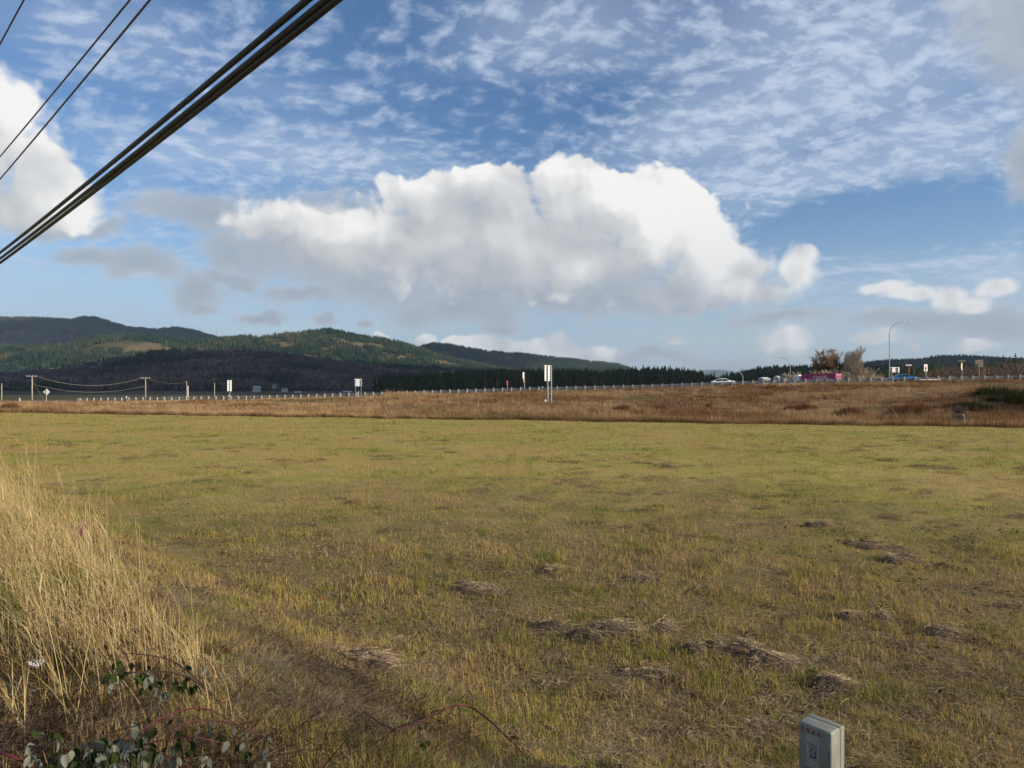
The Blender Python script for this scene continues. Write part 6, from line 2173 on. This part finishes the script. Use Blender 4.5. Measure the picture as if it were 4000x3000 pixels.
# ------------------------------------------------------------------ cable pedestal
def pedestal():
    m, nt, out = new_mat('grey_green_pedestal_paint')
    b = nt.n('ShaderNodeBsdfPrincipled')
    tc = nt.n('ShaderNodeTexCoord')
    n = nt.noise(tc.outputs['Object'], 7.0, 6.0, 0.65); n2 = nt.noise(tc.outputs['Object'], 60.0, 4.0, 0.6)
    st = nt.noise(nt.v('MULTIPLY', tc.outputs['Object'], (26.0, 26.0, 2.5)), 1.0, 4.0, 0.6)
    c = nt.mix(nt.ramp(n, .35, .7), (0.175, 0.185, 0.158), (0.245, 0.255, 0.215))
    c = nt.mix(nt.m('MULTIPLY', nt.ramp(st, .5, .75), .45), c, (0.20, 0.205, 0.135))
    c = nt.mix(nt.m('MULTIPLY', nt.ramp(n2, .58, .72), .5), c, (0.10, 0.10, 0.085))
    nt.put(b.inputs['Base Color'], c); b.inputs['Roughness'].default_value = .62
    bn = nt.n('ShaderNodeBump'); bn.inputs['Strength'].default_value = .15; bn.inputs['Distance'].default_value = .004
    nt.put(bn.inputs['Height'], n2); nt.put(b.inputs['Normal'], bn.outputs[0])
    nt.t.links.new(b.outputs[0], out.inputs[0])
    Y = 4.5
    c0 = at(3206, 2850, Y)
    z0 = gz(c0.x, c0.y)
    ztop = at(3206, 2826, Y).z - z0
    root = empty('cable_pedestal', (c0.x, c0.y, z0), R(-52), 'grey-green buried-cable pedestal box at the bottom right', 'pedestal')
    W, D = .22, .155

    def shell(y0, y1, w, ht, name, slope, bev):
        bm = bmesh.new()
        vs = []
        for x in (-w / 2, w / 2):
            for y in (y0, y1):
                for z in (-.15, ht + slope * ((y - y0) / (D))):
                    vs.append(bm.verts.new((x, y, z)))
        for f in ((0, 1, 3, 2), (4, 6, 7, 5), (0, 4, 5, 1), (2, 3, 7, 6), (0, 2, 6, 4), (1, 5, 7, 3)):
            bm.faces.new([vs[i] for i in f])
        bmesh.ops.recalc_face_normals(bm, faces=bm.faces[:])
        ed = [e for e in bm.edges if bev[1] or all(v.co.y < y0 + .001 for v in e.verts) or (e.verts[0].co.z > .1 and e.verts[1].co.z > .1)]
        bmesh.ops.bevel(bm, geom=ed, offset=bev[0], segments=4, profile=.5, affect='EDGES')
        me = bpy.data.meshes.new(name); bm.to_mesh(me); bm.free()
        me.materials.append(m)
        me.polygons.foreach_set('use_smooth', [True] * len(me.polygons))
        try:
            me.set_sharp_from_angle(angle=R(40))
        except Exception:
            pass
        return link(bpy.data.objects.new(name, me), root)
    shell(-D / 2, D * .18, W, ztop, 'front_cover', .012, (.016, False))
    shell(D * .18 + .0035, D / 2, W + .004, ztop + .004, 'back_cover', .012, (.008, False))
    MB().box((0, D * .18 + .0017, ztop * .48), (W - .012, .006, ztop * .95)).build('seam', M['plastic_black'], root)
    fy = -D / 2 - .0015
    M['sticker'] = paint('faded_sticker', (0.30, 0.31, 0.30), .6, var=.1, scale=30)
    M['ink'] = paint('dark_print', (0.035, 0.035, 0.06), .7, var=.2, scale=40)
    M['digit'] = paint('red_stencil_paint', (0.30, 0.035, 0.045), .7, var=.3, scale=60)
    sx = -.012
    MB().box((sx, fy + .0005, ztop - .130), (.085, .002, .150)).build('sticker', M['sticker'], root)
    put_text('BURIED', .0205, M['ink'], root, (sx, fy - .0012, ztop - .118), stretch=1.0, extrude=.0003)
    put_text('CABLE', .0205, M['ink'], root, (sx, fy - .0012, ztop - .139), stretch=1.05, extrude=.0003)
    MB().box((sx + .004, fy - .001, ztop - .175), (.043, .0012, .046)).build('emblem', M['ink'], root)
    Mr = Matrix.Translation((sx + .004, fy - .0016, ztop - .171)) @ Matrix.Rotation(R(90), 4, 'X')
    dc = MB().lathe([(.0165, 0), (.0165, .0006)], 24, Mr).build('emblem_disc', M['sticker'], root)
    MB().lathe([(.0065, .0005), (.0065, .0012)], 12, Mr).build('emblem_dot', M['ink'], root)
    MB().box((sx, fy + .0006, ztop - .235), (.085, .0018, .045)).build('lower_sticker', M['sticker'], root)
    for k, ch in enumerate('2046'):
        put_text(ch, .040, M['digit'], root, (-.078 + k * .036, fy - .001, ztop - .037), stretch=.9, extrude=.0004, bold=.0014)
    MB().lathe([(.012, 0), (.012, .004), (.006, .009)], 10, Matrix.Translation((-.05, fy, ztop - .285)) @ Matrix.Rotation(R(90), 4, 'X')).build('lock_bolt', M['digit'], root)


pedestal()
cc_ = at(3440, 2996, 4.75)
q = MB().tube([(-.22, 0, .02), (-.08, 0, .045), (.06, 0, .045), (.14, 0, .03)], [.006, .006, .005, .004], 6).build('dry_stalk', M['tall'], None, True)
q.location = (cc_.x, cc_.y, cc_.z - .03)
tag(q, 'pale dry stalk lying right beside the grey pedestal', 'stalk')

# ------------------------------------------------------------------ air
def build_haze():
    m, nt, out = new_mat('valley_haze')
    v = nt.n('ShaderNodeVolumePrincipled')
    v.inputs['Color'].default_value = (0.62, 0.74, 0.92, 1)
    v.inputs['Density'].default_value = 0.000055
    v.inputs['Anisotropy'].default_value = 0.2
    nt.t.links.new(v.outputs[0], out.inputs['Volume'])
    o = MB().box((0, 14000, 330), (60000, 33000, 680)).build('haze', m)
    tag(o, kind='stuff')


build_haze()
